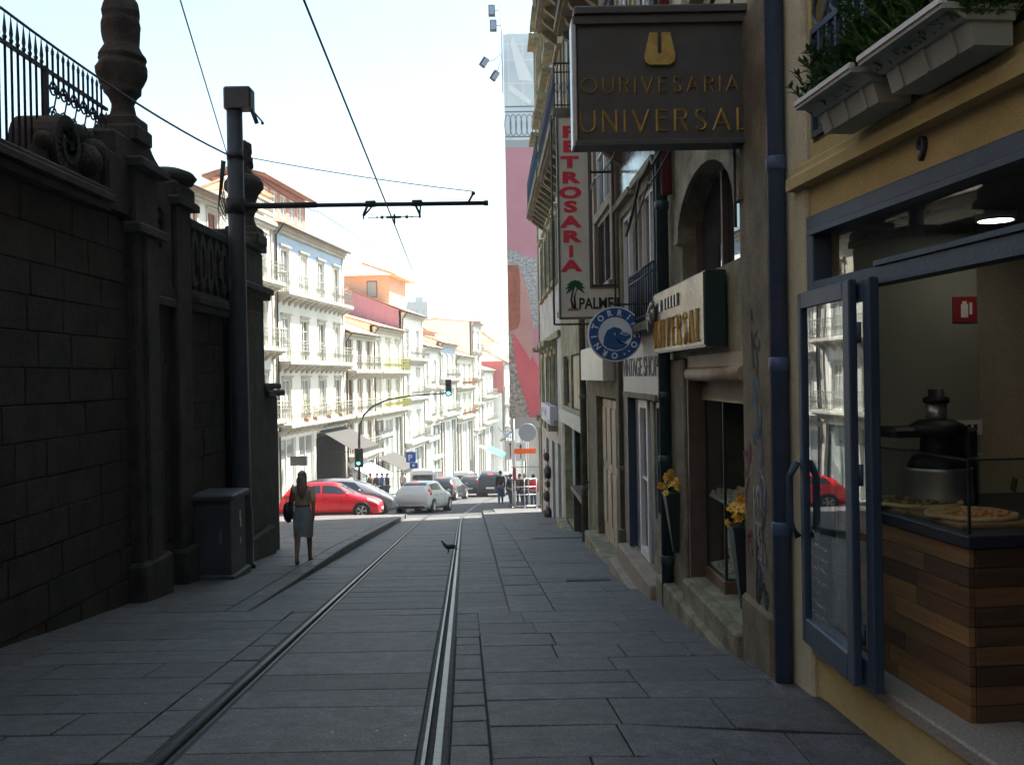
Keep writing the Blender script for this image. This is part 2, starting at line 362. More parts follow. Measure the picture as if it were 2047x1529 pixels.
# right pavement
rp = thing('right_pavement', None, None, kind='structure'); pv = Paver(rp, flag_m, 19)
sheet('pavement_bed', [lambda y: (RR(y)+.32 if y < YR0 else KR(y)+.02), *[(lambda q: lambda y: KR(y)*(1-q)+FAC(y)*q)(q) for q in (.2, .35, .5, .62, .74, .86)], lambda y: FAC(y)+.3], fr(1, 44, 86), gpr, joint_m, -.045, parent=rp)
y = 1.5
while y < YR0:
    d = uni(.42, .74); d = d if y+d < YR0-.35 else YR0-y
    row(pv, lambda y: RR(y)+.31, lambda y: FAC(y)+.28, y, y+d, gpr, .5, 1.15, gap=.005); y += d
y = YR0
while y < 40:
    d = uni(1.0, 1.5); pv(KR, lambda y: KR(y)+.5, y, min(y+d, 40), gpr, 'kerb_stone', dep=.25, gap=.003, ch=.012); y += d
y = YR0
while y < 44:
    d = uni(.45, .6); row(pv, lambda y: KR(y)+.5, lambda y: FAC(y)+.12, y, y+d, gpr, .7, 1.4, gap=.004); y += d
pv.done()
# left pavement, widening past the end of the wall
lp = thing('left_pavement', None, None, kind='structure'); pv = Paver(lp, flag_m, 20)
sheet('pavement_bed', [lambda y: (LX(y) if y < 19 else -11.9), lambda y: -4.4, lambda y: (RL(y)-.34 if y < YL0 else KL(y)-.02)], fr(1, 18.9, 18)+fr(19.1, 38, 18), gpl, joint_m, -.05, parent=lp)
y = 1.5
while y < YL0:
    d = uni(.5, .7); d = d if y+d < YL0-.35 else YL0-y
    row(pv, LX, lambda y: RL(y)-.34, y, y+d, gpl, .7, 1.25, gap=.007); y += d
y = YL0
while y < 37.6:
    d = uni(1.0, 1.4); pv(lambda y: KL(y)-.26, KL, y, min(y+d, 37.8), gpl, 'kerb_stone', dep=.3, gap=.003, ch=.015); y += d
y = YL0
while y < 37.6:
    d = uni(.5, .68); row(pv, LX if y < 19 else (lambda y: -11.8), lambda y: KL(y)-.26, y, y+d, gpl, .8, 1.2, gap=.004); y += d
pv.done()
b = MB(); b.hexa([(-11.8, 37.85, -4.6), (KL(37), 37.85, -4.6), (KL(37), 38.1, -4.6), (-11.8, 38.1, -4.6)], [(-11.8, 37.85, gpl(0, 37.85)+.002), (KL(37), 37.85, gpl(0, 37.85)+.002), (KL(37), 38.1, gpl(0, 38.1)), (-11.8, 38.1, gpl(0, 38.1))])
b.build('kerb_stone', kerb_m, lp)
# pale pavement along the far row
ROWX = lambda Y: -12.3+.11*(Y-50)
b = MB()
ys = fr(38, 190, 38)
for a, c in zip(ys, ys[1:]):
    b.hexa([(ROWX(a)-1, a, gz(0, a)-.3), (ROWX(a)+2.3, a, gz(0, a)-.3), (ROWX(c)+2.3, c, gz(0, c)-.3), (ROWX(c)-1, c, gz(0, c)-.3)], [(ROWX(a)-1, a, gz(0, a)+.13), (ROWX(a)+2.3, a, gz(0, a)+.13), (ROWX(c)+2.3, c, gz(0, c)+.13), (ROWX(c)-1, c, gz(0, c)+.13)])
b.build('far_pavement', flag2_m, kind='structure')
# tram rails
tt = thing('tram_track', None, None, kind='structure')
prof = [(-.085, 0, 1), (-.072, .004, 1), (-.06, .003, 1), (-.045, .006, 0), (-.005, .008, 0), (.004, -.002, 1), (.008, -.035, 1), (.034, -.035, 1), (.038, 0, 0), (.058, .001, 0), (.064, -.003, 1), (.085, -.001, 1)]
for f, sg in ((RR, -1), (RL, 1)):
    ys = fr(1.2, 33, 32)+fr(34, 100, 44); b = MB(); v = []
    P = prof if sg > 0 else [(-a, z, k) for a, z, k in prof[::-1]]
    for yy in ys:
        for a, z, k in P: v.append((f(yy)+a, yy, gz(0, yy)+z))
    n = len(P)
    for k in range(n-1):
        mi = 1 if (P[k][2] or P[k+1][2]) else 0
        o = [(j*n+k, j*n+k+1, (j+1)*n+k+1, (j+1)*n+k) for j in range(len(ys)-1)]
        if k == 0: b.add(v, [], 0)
        for q in o: b.f.append(q); b.mi.append(mi); b.sm.append(False)
    put('rail', b.mesh('rail', [rail_m, rust_m], fix=False), tt)
# utility covers, joints and litter on the pavement
for (x, yy, l, lab) in ((.95, 21.5, 1.1, 'long narrow metal slot cover in the right pavement nearer the road end'), (1.0, 13.3, .6, 'short metal slot cover in the right pavement beside the round sign')):
    box('slot_cover', x-l/2, x+l/2, yy, yy+.12, gpr(x, yy)-.01, gpr(x, yy)+.006, rust_m, None, label=lab, cat='drain cover')

# ================================================================ LEFT WALL
WX = -4.7
wl = thing('retaining_wall', 'tall dark granite retaining wall with pilasters and pierced parapet', 'wall', (WX, 1.5, -.2)); ZB[wl.name] = 0
wl.location = (0, 0, 0); wl.location = Vector((WX, 10, gpl(0, 10)))
ZB[wl.name] = wl.location.z
def wpart(b, name, m, parent=wl, **kw):
    b.v = [(x-WX, y-10, z) for x, y, z in b.v]; return b.build(name, m, parent, **kw)
b = MB(); b.box(-5.4, WX-.03, 1.2, 12.0, -2.2, 3.46); b.box(-5.4, WX-.12, 12.0, 16.4, -2.6, 2.62); b.box(-5.4, WX-.03, 16.3, 18.3, -2.6, 3.9); b.box(-5.3, WX-.05, 18.3, 19.4, -2.8, 1.3)
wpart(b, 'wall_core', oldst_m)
def blocks(y0, y1, z0f, z1, ch, lo, hi, x, dep=.12, prd=.006):
    z = z1; k = 0
    while z > z0f(y1):
        h = ch*uni(.92, 1.1); yy = y0-uni(0, lo)*.9
        while yy < y1:
            l = uni(lo, hi); a = max(yy, y0); c = min(yy+l, y1); yy += l
            if c-a < .08 or z < z0f(.5*(a+c))-.3: continue
            bb = MB(); pr = uni(0, prd); g = .003; e = .01
            zs = [z-h+g, z-g]; 
            o = [(x-dep, a+g, zs[0]), (x-dep, c-g, zs[0]), (x-dep, c-g, zs[1]), (x-dep, a+g, zs[1])]
            i1 = [(x+pr-e, a+g, zs[0]), (x+pr-e, c-g, zs[0]), (x+pr-e, c-g, zs[1]), (x+pr-e, a+g, zs[1])]
            j = [uni(-.006, .006) for _ in range(4)]
            i2 = [(x+pr+j[0], a+g+e, zs[0]+e), (x+pr+j[1], c-g-e, zs[0]+e), (x+pr+j[2], c-g-e, zs[1]-e), (x+pr+j[3], a+g+e, zs[1]-e)]
            bb.add(o+i1+i2, [(i, (i+1) % 4, 4+(i+1) % 4, 4+i) for i in range(4)]+[(4+i, 4+(i+1) % 4, 8+(i+1) % 4, 8+i) for i in range(4)]+[(8, 9, 10, 11)])
            bb.v = [(p[0]-WX, p[1]-10, p[2]) for p in bb.v]
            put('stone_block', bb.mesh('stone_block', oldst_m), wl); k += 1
        z -= h
    return k
wz = lambda y: gpl(0, y)
nb = blocks(3.2, 11.95, wz, 3.42, .36, .6, 1.15, WX) + blocks(12.75, 14.2, wz, 2.5, .42, .7, 1.3, WX-.1)+blocks(14.2, 16.2, wz, 2.5, .42, .7, 1.2, WX-.1)
b = MB()
for (y0, y1, x, z0, z1) in ((11.95, 12.75, WX+.12, -1.6, 4.1), (12.15, 12.55, WX+.17, -1.4, 3.3), (13.7, 14.35, WX+.02, -1.8, 4.0), (16.3, 18.25, WX+.08, -2.1, 3.0), (16.6, 17.9, WX+.13, -1.2, 2.7), (18.25, 19.3, WX+.05, -2.3, 1.15)):
    b.cbox(WX-.5, x, y0, y1, z0, z1, .03)
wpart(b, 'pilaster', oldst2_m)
# coping, string courses, plinths
b = MB()
for (z, d, h) in ((3.44, .1, .1), (3.54, .17, .09), (3.63, .12, .07)): b.cbox(WX-.6, WX+d, 1.2, 11.3, z, z+h, .025)
wpart(b, 'coping', oldst2_m)
b = MB()
for (y0, y1, x) in ((11.85, 12.85, .2), (13.6, 14.45, .1), (16.2, 18.4, .2)): b.cbox(WX-.5, WX+x, y0, y1, -2.4, wz(y1)+.55, .04)
for (y0, y1, x, z) in ((11.85, 12.85, .22, 3.3), (11.85, 12.85, .26, 4.1), (13.6, 14.5, .12, 3.95), (16.15, 18.42, .18, 2.95), (16.15, 18.42, .24, 3.05), (18.2, 19.5, .16, 1.15), (18.2, 19.45, .1, 1.28), (14.4, 16.3, .06, 2.5), (12.8, 13.7, .02, 2.5), (14.4, 16.3, .1, 2.62)):
    b.cbox(WX-.5, WX+x, y0, y1, z, z+.12, .03)
wpart(b, 'stone_moulding', oldst2_m)
# pier blocks above
b = MB(); b.cbox(WX-.55, WX+.05, 11.35, 12.7, 3.5, 4.2, .04); b.cbox(WX-.5, WX+.02, 11.6, 12.6, 4.2, 4.5, .05)
b.cbox(WX-.5, WX+.05, 13.65, 14.5, 4.07, 4.3, .05); b.lathe([(.1, 0), (.36, .02), (.42, .1), (.36, .18), (.2, .24), (.05, .27)], (WX-.22, 14.07, 4.28), 14)
b.prism([(12.6, 3.4), (12.6, 4.66), (12.75, 4.66), (13.05, 4.45), (13.3, 4.35), (13.65, 3.95), (13.65, 2.5), (12.7, 2.5)], WX-.45, WX-.03, 'x')
b.cbox(WX-.48, WX+.06, 16.35, 18.35, 3.17, 3.85, .05); b.cbox(WX-.52, WX+.12, 16.25, 18.45, 3.85, 4.0, .04)
wpart(b, 'pier', oldst2_m)
# scrolls: a spiral band swept through the wall's thickness
def volute(cy, cz, r0, turns, x0, x1, sgn=1, th=.09, tail=None):
    b = MB(); pts = []
    N = int(26*turns)
    for i in range(N+1):
        a = i/N*turns*2*math.pi; r = r0*(1-.75*i/N); pts.append((cy+sgn*r*math.cos(a-1.2), cz+r*math.sin(a-1.2)))
    if tail: pts = [tail]+pts
    for p, q in zip(pts, pts[1:]):
        t = Vector((q[0]-p[0], q[1]-p[1])).normalized(); n = Vector((-t.y, t.x))*th*.5; e = t*.012
        P = [(p[0]-e.x+n.x, p[1]-e.y+n.y), (q[0]+e.x+n.x, q[1]+e.y+n.y), (q[0]+e.x-n.x, q[1]+e.y-n.y), (p[0]-e.x-n.x, p[1]-e.y-n.y)]
        b.prism(P, x0, x1, 'x')
    return b
b = volute(10.4, 4.0, .3, 1.25, WX-.45, WX+.04, -1, .15); b.prism([(10.0, 3.66), (11.4, 3.66), (11.4, 4.3), (11.0, 4.22), (10.7, 4.2), (10.35, 4.2), (10.05, 4.0)], WX-.4, WX-.05, 'x')
for yy, zz, r in ((10.95, 3.95, .2), (11.2, 4.1, .16), (10.75, 4.2, .12), (9.98, 3.95, .1)): b.ball((WX-.05, yy, zz), r, 10)
wpart(b, 'carved_scroll', oldst2_m)
b = volute(13.0, 3.6, .3, 1.5, WX-.35, WX+.03, 1, .1)
b.prism([(12.75, 3.3), (12.95, 3.3), (13.75, 2.7), (13.75, 2.5), (12.75, 2.5)], WX-.3, WX-.02, 'x')
wpart(b, 'carved_scroll', oldst2_m)
# pierced parapet: interlaced rings between two rails, three of the openings free to the light
b = MB(); b.cbox(WX-.4, WX, 14.4, 16.4, 3.74, 3.88, .03); b.cbox(WX-.4, WX, 14.4, 16.4, 2.6, 2.82, .03)
yy = 14.45; cells = 5; cw = 1.85/cells
holes = [(15.72, 3.42, .11, .07), (14.72, 3.08, .07, .14), (15.76, 3.05, .08, .13)]
gx0, gx1 = WX-.33, WX-.05
NY, NZ = 46, 24
yv = fr(14.4, 16.35, NY); zv = fr(2.8, 3.76, NZ)
inh = lambda y, z: any(((y-h[0])/h[2])**2+((z-h[1])/h[3])**2 < 1 for h in holes)
for i in range(NY):
    for k in range(NZ):
        cy, cz = (yv[i]+yv[i+1])/2, (zv[k]+zv[k+1])/2
        if inh(cy, cz): continue
        # relief pattern
        u = (cy-14.4)/cw % 1-.5; v_ = (cz-3.28)/.42; rr = math.hypot(u*cw/.17, v_)
        d = .05 if .62 < rr < 1.02 else (0.03 if abs(u) < .08 else -.03)
        b.box(gx0, gx1+d, yv[i], yv[i+1], zv[k], zv[k+1])
wpart(b, 'pierced_panel', oldst2_m)
def shape_noise(o, amp, s=4):
    for v in o.data.vertices:
        n = noise.noise_vector(v.co*s); v.co += n*amp
def finial(label, x, y, z, prof, ped):
    t = thing('stone_finial', label, 'finial', (x, y, z), group='stone finials on the retaining wall')
    b = MB(); b.cbox(-ped, ped, -ped, ped, 0, .2, .04); b.cbox(-ped*.85, ped*.85, -ped*.85, ped*.85, .2, .32, .03); b.build('pedestal', oldst2_m, t)
    b = MB(); P = []
    for i in range(len(prof)-1):
        for k in range(3): u = k/3; P.append((prof[i][0]*(1-u)+prof[i+1][0]*u, prof[i][1]*(1-u)+prof[i+1][1]*u))
    P.append(prof[-1]); b.lathe(P, (0, 0, .3), 28); o = b.build('urn', oldst2_m, t)
    for v in o.data.vertices:      # lobes round the swollen parts
        r = math.hypot(v.co.x, v.co.y); a = math.atan2(v.co.y, v.co.x)
        k = 1+.045*math.cos(10*a)*max(0, (r-.2))/.12; v.co.x *= k; v.co.y *= k
    shape_noise(o, .03, 5); return t
finial('large dark stone finial of stacked bulbs on the wall beside the iron railing', WX-.2, 12.45, 4.5,
   [(.22, 0), (.16, .06), (.14, .2), (.17, .28), (.23, .34), (.235, .42), (.26, .46), (.31, .56), (.315, .66), (.27, .74), (.29, .8), (.25, .87), (.21, .95), (.23, 1.1), (.24, 1.22), (.22, 1.3), (.235, 1.36), (.21, 1.44), (.16, 1.55), (.14, 1.65), (.16, 1.7), (.1, 1.8), (.14, 1.95), (.2, 2.1), (.12, 2.3), (.03, 2.5)], .28)
t2 = finial('smaller dark stone finial with carved flame top behind the metal mast', WX-.17, 17.95, 3.95,
   [(.24, 0), (.2, .1), (.17, .2), (.2, .3), (.26, .36), (.24, .42), (.22, .5), (.28, .62), (.34, .74), (.345, .84), (.28, .93), (.16, 1.0), (.14, 1.08), (.15, 1.15), (.12, 1.25)], .34)
b = MB()
for i in range(34):
    a = i*2.4; h = 1.45+.42*i/34; r = .13*(1-.3*i/34); b.ball((r*math.cos(a), r*math.sin(a), h), uni(.05, .075), 7, sc3=(1, 1, 1.3))
b.lathe([(.1, 1.4), (.12, 1.6), (.08, 1.9)], n=8); o = b.build('flame', oldst2_m, t2)
# railing
rt = thing('iron_railing', 'black iron railing with spear tips on top of the dark granite wall', 'railing', (WX-.2, 8, 3.7))
mb = MB(); mb.tube([(0, 0, 0), (0, 0, 1.13)], .013, 6); mb.lathe([(.013, 1.13), (.024, 1.16), (.013, 1.18), (.02, 1.22), (.003, 1.4)], n=6); barm = mb.mesh('bar', iron_m)
y = -5.2
while y < 3.9:
    if y < 2.35: put('bar', barm, rt, loc=(0, y, 0))
    else: s_ = put('spear', barm, rt, loc=(0, y, .93)); s_.scale = (1, 1, .33)
    y += .125
for z, n in ((1.08, 'rail'), (.05, 'rail')): box(n, -.02, .02, -5.3, 3.95 if z > .5 else 2.35, z, z+.035, iron_m, rt)
box('post', -.022, .022, 2.35, 2.41, 0, 1.13, iron_m, rt); box('rail', -.015, .015, 2.41, 3.9, .5, .525, iron_m, rt)
def curl(b, y, z, r, s, n=14, x=0):
    pts = []
    for i in range(n+1):
        a = i/n*1.55*2*math.pi; q = r*(1-.75*i/n); pts.append((x, y+s*q*math.cos(a), z+q*math.sin(a)))
    b.tube(pts, .011, 5)
b = MB()
for i in range(6):
    yy = 2.55+.25*i
    for s_, dz in ((1, .93), (-1, .66)): curl(b, yy, dz, .095, s_); curl(b, yy+.1, dz-.02, .07, -s_)
    b.tube([(0, yy-.1, .54), (0, yy+.02, .75), (0, yy+.14, 1.06)], .01, 5)
b.build('scrollwork', iron_m, rt)
# terrace behind the wall
b = MB(); b.box(-11.5, -5.41, -2, 18, -3, 2.4); b.build('terrace', oldst2_m, kind='structure')

# ================================================================ MAST, CABINET, WIRES
mx, my = -4.4, 15.75; mz = gpl(mx, my)
mt = thing('tram_mast', 'tall dark grey metal mast beside the wall carrying the tram wire arm', 'mast', (mx, my, mz)); ZB[mt.name] = mz
mast_m = M('mast_grey_paint', (.03, .032, .04), (.05, .052, .06), 5, .5, .15, 40)
b = MB(); b.lathe([(.2, mz), (.2, mz+.06), (.17, mz+.08), (.17, mz+.9), (.15, mz+1.0), (.135, 3.2), (.125, 6.0)], n=16); b.build('pole', mast_m, mt)
b = MB(); b.cbox(-.14, .3, -.15, .15, 5.82, 6.17, .03); b.build('head_box', mast_m, mt)
b = MB(); b.tube([(.28, 0, 5.82), (.36, 0, 5.6)], .035, 8); b.tube([(.3, 0, 5.8), (.45, 0, 5.62)], .015, 6); b.ball((.45, 0, 5.6), .03, 6); b.build('lamp_bracket', mast_m, mt)
zz = 4.27; b = MB(); b.tube([(-.1, 0, zz), (4.0, 0, zz-.02)], .035, 10); b.tube([(0, 0, zz), (1.3, 0, zz)], .048, 10); b.tube([(4.0, 0, zz-.02), (4.07, 0, zz-.02)], .045, 8); b.build('bracket_arm', blk_m, mt)
b = MB(); b.tube([(.0, 0, zz-.12), (0, 0, zz+.12)], .16, 12); b.build('clamp', blk_m, mt); b = MB(); b.tube([(0, 0, 5.02), (0, 0, 5.12)], .14, 12); b.build('clamp', blk_m, mt)
for k, fx in enumerate((2.15, 2.9)):
    b = MB(); b.tube([(fx-.06, 0, zz), (fx+.1, 0, zz)], .055, 8); s_ = 1 if k else -1
    b.tube([(fx-.02, 0, zz), (fx-.02+.08*s_, 0, zz-.18), (fx-.02+.08*s_, 0, zz-.24)], .022, 6); b.tube([(fx+.08, 0, zz), (fx-.02+.08*s_, 0, zz-.2)], .015, 6); b.build('hanger', blk_m, mt)
b = MB(); b.tube([(2.12, 0, zz-.22), (2.95, 0, zz-.22)], .008, 5)
for fx in (2.27, 2.35, 2.75, 2.83): b.ball((fx, 0, zz-.22), .03 if fx in (2.35, 2.75) else .018, 8)
b.tube([(2.42, 0, zz-.22), (2.66, 0, zz-.22)], .022, 6); b.tube([(2.55, 0, zz-.17), (2.55, 0, zz-.33)], .018, 6); b.build('wire_clamp', blk_m, mt)
b = MB(); b.tube([(3.75, 0, zz), (3.83, 0, zz+.14)], .02, 6); b.ball((3.83, 0, zz+.14), .035, 8); b.build('insulator', blk_m, mt)
b = MB()
for i in range(5): b.tube([(-.16-.01*i, -.02*i, 5.0), (-.2-.02*i, -.05, 4.6-.1*i), (-.15, -.05, 4.2-.05*i)], .008, 4)
b.build('cable_loops', blk_m, mt)
def wire(label, pts, r=.012, sag=0):
    P = []
    for a, c in zip(pts, pts[1:]):
        a = Vector(a); c = Vector(c)
        for i in range(12): u = i/12; p = a.lerp(c, u); p.z -= sag*4*u*(1-u); P.append(p)
    P.append(Vector(pts[-1])); b = MB(); o = P[0].copy(); b.tube([p-o for p in P], r, 6); ob = b.build('overhead_wire', blk_m); ob.location = o; tag(ob, label, 'wire')
cw_ = Vector((mx+2.55, my, zz-.34))
q = ray(607, 0); Yq = 8.0
near = atY(607, 0, 8.3); ext = near+(near-cw_)*.9
wire('straight tram contact wire running overhead between the rails through the arm clamp', [ext, near, cw_, atY(826, 545, 33)], .011)
wire('thin wire running down from the top of the sky to the mast', [atY(330, -120, 9), atY(360, 0, 10), (mx-.1, my, 5.0)], .008)
wire('sagging span wire from above the iron railing to the mast clamp', [atY(-60, -15, 8), atY(0, 15, 9), (mx-.05, my, 5.07)], .014, .1)
wire('pale span wire from the mast to the end of the bracket arm', [(mx, my, 5.1), (mx+3.83, my, zz+.17)], .008, .04)
wire('long wire from the mast down across the pale house fronts', [(mx+.1, my, 4.95), atY(640, 425, 30), atY(812, 525, 60)], .011, .12)
ct = thing('utility_cabinet', 'grey metal utility cabinet standing against the dark wall before the mast', 'cabinet', (-4.42, 14.6, gpl(-4.4, 14.6)-.03))
cab_m = M('cabinet_grey_paint', (.05, .055, .065), (.075, .08, .09), 3, .6, .2, 30, dirt=.3)
box('plinth', -.33, .33, -.43, .47, 0, .12, cab_m, ct, .02); box('body', -.27, .27, -.37, .42, .12, 1.22, cab_m, ct, .02); box('cap', -.33, .33, -.44, .49, 1.22, 1.3, cab_m, ct, .025)
box('door', -.22, .22, -.385, -.37, .2, 1.15, cab_m, ct); box('handle', .12, .14, -.41, -.385, .6, .78, alu_m, ct)
b = MB(); b.box(.27, .274, .1, .16, .85, 1.0); b.box(.27, .274, .13, .19, .75, .87); b.box(.27, .274, .12, .15, .5, .6); b.build('scrape_mark', wht_m, ct)

pkb = M('pink_plaster', (.16, .11, .1), (.2, .14, .125), 1, .85)
# ================================================================ BUILDING HELPERS (frame: x along the front, +y out to the street, z world height)
def wallmb(b, x0, x1, z0, z1, holes, depth=.32, yf=0.0, mi=0, back=None):
    xs = sorted({x0, x1, *[min(max(h[0], x0), x1) for h in holes], *[min(max(h[1], x0), x1) for h in holes]})
    zs = sorted({z0, z1, *[min(max(h[2], z0), z1) for h in holes], *[min(max(h[3], z0), z1) for h in holes]})
    for a, c in zip(xs, xs[1:]):
        for e, g in zip(zs, zs[1:]):
            cx, cz = (a+c)/2, (e+g)/2
            if any(h[0] < cx < h[1] and h[2] < cz < h[3] for h in holes): continue
            b.quad((a, yf, e), (c, yf, e), (c, yf, g), (a, yf, g), mi)
    for h in holes:
        a, c, e, g = h[:4]; y = yf-depth
        b.quad((a, yf, e), (a, y, e), (a, y, g), (a, yf, g), mi); b.quad((c, yf, e), (c, yf, g), (c, y, g), (c, y, e), mi)
        b.quad((a, yf, g), (a, y, g), (c, y, g), (c, yf, g), mi); b.quad((a, yf, e), (c, yf, e), (c, y, e), (a, y, e), mi)
def shell(b, x0, x1, y0, y1, z0, z1, mi=0):     # sides, back and top behind a front wall
    b.quad((x0, y0, z0), (x0, y1, z0), (x0, y1, z1), (x0, y0, z1), mi); b.quad((x1, y0, z0), (x1, y0, z1), (x1, y1, z1), (x1, y1, z0), mi)
    b.quad((x0, y0, z0), (x0, y0, z1), (x1, y0, z1), (x1, y0, z0), mi); b.quad((x0, y0, z1), (x0, y1, z1), (x1, y1, z1), (x1, y0, z1), mi)
_w = {}
def window(par, x0, x1, z0, z1, y, fm, cols=2, rows=3, pm=None, arch=False, ft=.06, label=None, name='window'):
    W, Hh = round(x1-x0, 3), round(z1-z0, 3); k = (W, Hh, fm.name, cols, rows, arch, ft)
    if k not in _w:
        b = MB(); t = ft
        b.box(0, t, 0, .06, 0, Hh); b.box(W-t, W, 0, .06, 0, Hh); b.box(t, W-t, 0, .06, 0, t*1.2); b.box(t, W-t, 0, .06, Hh-t, Hh)
        b.box(W/2-t*.5, W/2+t*.5, .004, .065, t*1.2, Hh-t) if cols > 1 else None
        top = Hh-t
        if arch:
            R_ = (W-2*t)/2; zc = Hh-t-R_; top = zc
            b.box(t, W-t, .002, .05, zc-.03, zc+.03)
            for i in range(8):      # spandrels round the fanlight
                a0, a1 = math.pi*i/8, math.pi*(i+1)/8
                p = [(W/2+R_*math.cos(a0), zc+R_*math.sin(a0)), (W/2+R_*math.cos(a1), zc+R_*math.sin(a1))]
                ex = W-t if i < 4 else t
                b.prism([p[0], p[1], (p[1][0], Hh-t), (p[0][0], Hh-t)] if i not in (0, 7) else [p[0], p[1], (p[1][0], Hh-t), (p[0][0], Hh-t)], .0, .055)
            for i in range(1, 6):
                a0 = math.pi*i/6; b.tube([(W/2+.2*R_*math.cos(a0), .03, zc+.2*R_*math.sin(a0)), (W/2+R_*math.cos(a0), .03, zc+R_*math.sin(a0))], .018, 4)
            b.tube([(W/2+.5*R_*math.cos(math.pi*i/10), .03, zc+.5*R_*math.sin(math.pi*i/10)) for i in range(11)], .018, 4)
        for i in range(1, rows): z = t+(top-t)*i/rows; b.box(t, W-t, .006, .045, z-.014, z+.014)
        if cols > 2:
            for i in range(1, cols):
                if i*2 != cols: x = t+(W-2*t)*i/cols; b.box(x-.012, x+.012, .006, .045, t, top)
        p = MB(); p.quad((t*.5, .012, t*.5), (W-t*.5, .012, t*.5), (W-t*.5, .012, Hh-t*.5), (t*.5, .012, Hh-t*.5))
        _w[k] = (b.mesh(name, fm), p)
    fmesh, p = _w[k]; pk = k+((pm or pane_m).name,)
    if pk not in _w: _w[pk] = p.mesh('pane', pm or pane_m, fix=False)
    o = put(name, fmesh, par, loc=(x0, y, z0), label=label); put('pane', _w[pk], o); return o
_b = {}
def balcony(par, x0, x1, z, y=0, d=.7, rail=iron_m, slab=granf_m, hh=.95, step=.13, fancy=True, ht=.16, brackets=True, cloth=None):
    W = round(x1-x0, 2); k = (W, rail.name, slab.name, d, hh, step)
    if k not in _b:
        b = MB(); b.cbox(0, W, 0, d, -ht, 0, .02); b.cbox(.05, W-.05, 0, d-.06, -ht-.07, -ht, .02)
        if brackets:
            n = max(2, int(W/.9))
            for i in range(n+1):
                x = .2+(W-.4)*i/n; b.prism([(0, -ht-.07), (d*.75, -ht-.07), (d*.7, -ht-.16), (.25, -ht-.3), (0, -ht-.5)], x-.08, x+.08, 'x')
        r = MB(); yy = d-.05
        for (p, q) in (((.04, yy), (W-.04, yy)), ((.04, 0), (.04, yy)), ((W-.04, 0), (W-.04, yy))):
            for zz in (.06, hh*.8, hh): r.tube([(p[0], p[1], zz), (q[0], q[1], zz)], .016 if zz < hh else .022, 4)
            L = math.hypot(q[0]-p[0], q[1]-p[1]); n = max(1, int(L/step))
            for i in range(n+1):
                u = i/n; x, y_ = p[0]*(1-u)+q[0]*u, p[1]*(1-u)+q[1]*u; r.tube([(x, y_, .0), (x, y_, hh)], .009, 4, cap=False)
                if fancy and i < n:
                    x2, y2 = p[0]*(1-u-.5/n)+q[0]*(u+.5/n), p[1]*(1-u-.5/n)+q[1]*(u+.5/n)
                    e = (q[0]-p[0])/L, (q[1]-p[1])/L
                    r.tube([(x2+e[0]*.05*math.cos(a), y2+e[1]*.05*math.cos(a), hh*.45+.13*math.sin(a)) for a in [j*math.pi/4 for j in range(9)]], .009, 3, cap=False)
        _b[k] = (b.mesh('balcony', slab), r.mesh('railing', rail))
    o = put('balcony', _b[k][0], par, loc=(x0, y, z)); put('railing', _b[k][1], o); return o

# ================================================================ RIGHT-HAND ROW
A_R = math.pi/2+math.atan(.022)
def rframe(name, label, u0, grp='buildings of the shaded right-hand row'):
    z = gpr(2.02-.022*u0, u0); t = thing(name, label, 'building', (2.02-.022*u0, u0, z), A_R, grp); ZB[t.name] = z; XB[t.name] = u0; return t
def surround(b, x0, x1, z0, z1, w_=.16, d=.05, sill=True):
    b.box(x0-w_, x0, 0, d, z0, z1+w_); b.box(x1, x1+w_, 0, d, z0, z1+w_); b.box(x0, x1, 0, d, z1, z1+w_)
    b.box(x0-w_-.05, x1+w_+.05, 0, d+.09, z1+w_, z1+w_+.09)
    if sill: b.cbox(x0-w_-.05, x1+w_+.05, 0, d+.08, z0-.14, z0, .01)
_s = {}
def surr(par, h, m, w_=.16, d=.05, sill=True, name='window_surround'):
    k = (round(h[1]-h[0], 2), round(h[3]-h[2], 2), m.name, w_, d, sill)
    if k not in _s: b = MB(); surround(b, 0, h[1]-h[0], 0, h[3]-h[2], w_, d, sill); _s[k] = b.mesh(name, m)
    return put(name, _s[k], par, loc=(h[0], 0, h[2]))
TOP = 22.0  # out-of-view roof height, raised so the row shades street and wall
# --- jewellery shop building
t = rframe('jewellery_building', 'weathered stone building with arched window and green box shop sign', 6.9)
b = MB()
H1 = [(7.78, 9.95, -.62, 1.62), (7.82, 10.15, 2.35, 3.36), (8.0, 9.6, 5.0, 7.6), (8.0, 9.6, 8.8, 11.4), (8.0, 9.6, 12.6, 15.2)]
wallmb(b, 6.97, 11.3, -1.4, 4.3, H1[:2], .3); shell(b, 6.97, 7.5, -.5, 0, -1.4, 4.3); b.build('wall', stone_m, t)
b = MB(); wallmb(b, 6.9, 11.3, 4.3, TOP, H1[2:], .3); shell(b, 6.9, 11.3, -9, 0, -1.4, TOP); b.build('wall', cream_m, t)
b = MB(); cx = 8.985
for i in range(12):
    a0, a1 = math.pi*i/12, math.pi*(i+1)/12; rx, rz, zc = 1.165, .56, 2.8
    p0 = (cx+rx*math.cos(a0), zc+rz*math.sin(a0)); p1 = (cx+rx*math.cos(a1), zc+rz*math.sin(a1))
    b.prism([p0, p1, (p1[0], 3.38), (p0[0], 3.38)], -.3, .0, 'y')
b.build('arch', stone_m, t)
b = MB()
for i in range(12):
    a0, a1 = math.pi*i/12, math.pi*(i+1)/12; P = []
    for a, rr_ in ((a0, 1), (a1, 1), (a1, 1.17), (a0, 1.17)): P.append((cx+rx*rr_*math.cos(a), zc+(rz+(rr_-1)*1.0)*math.sin(a)))
    b.prism(P, .004, .05, 'y')
b.build('arch_moulding', stone_m, t)
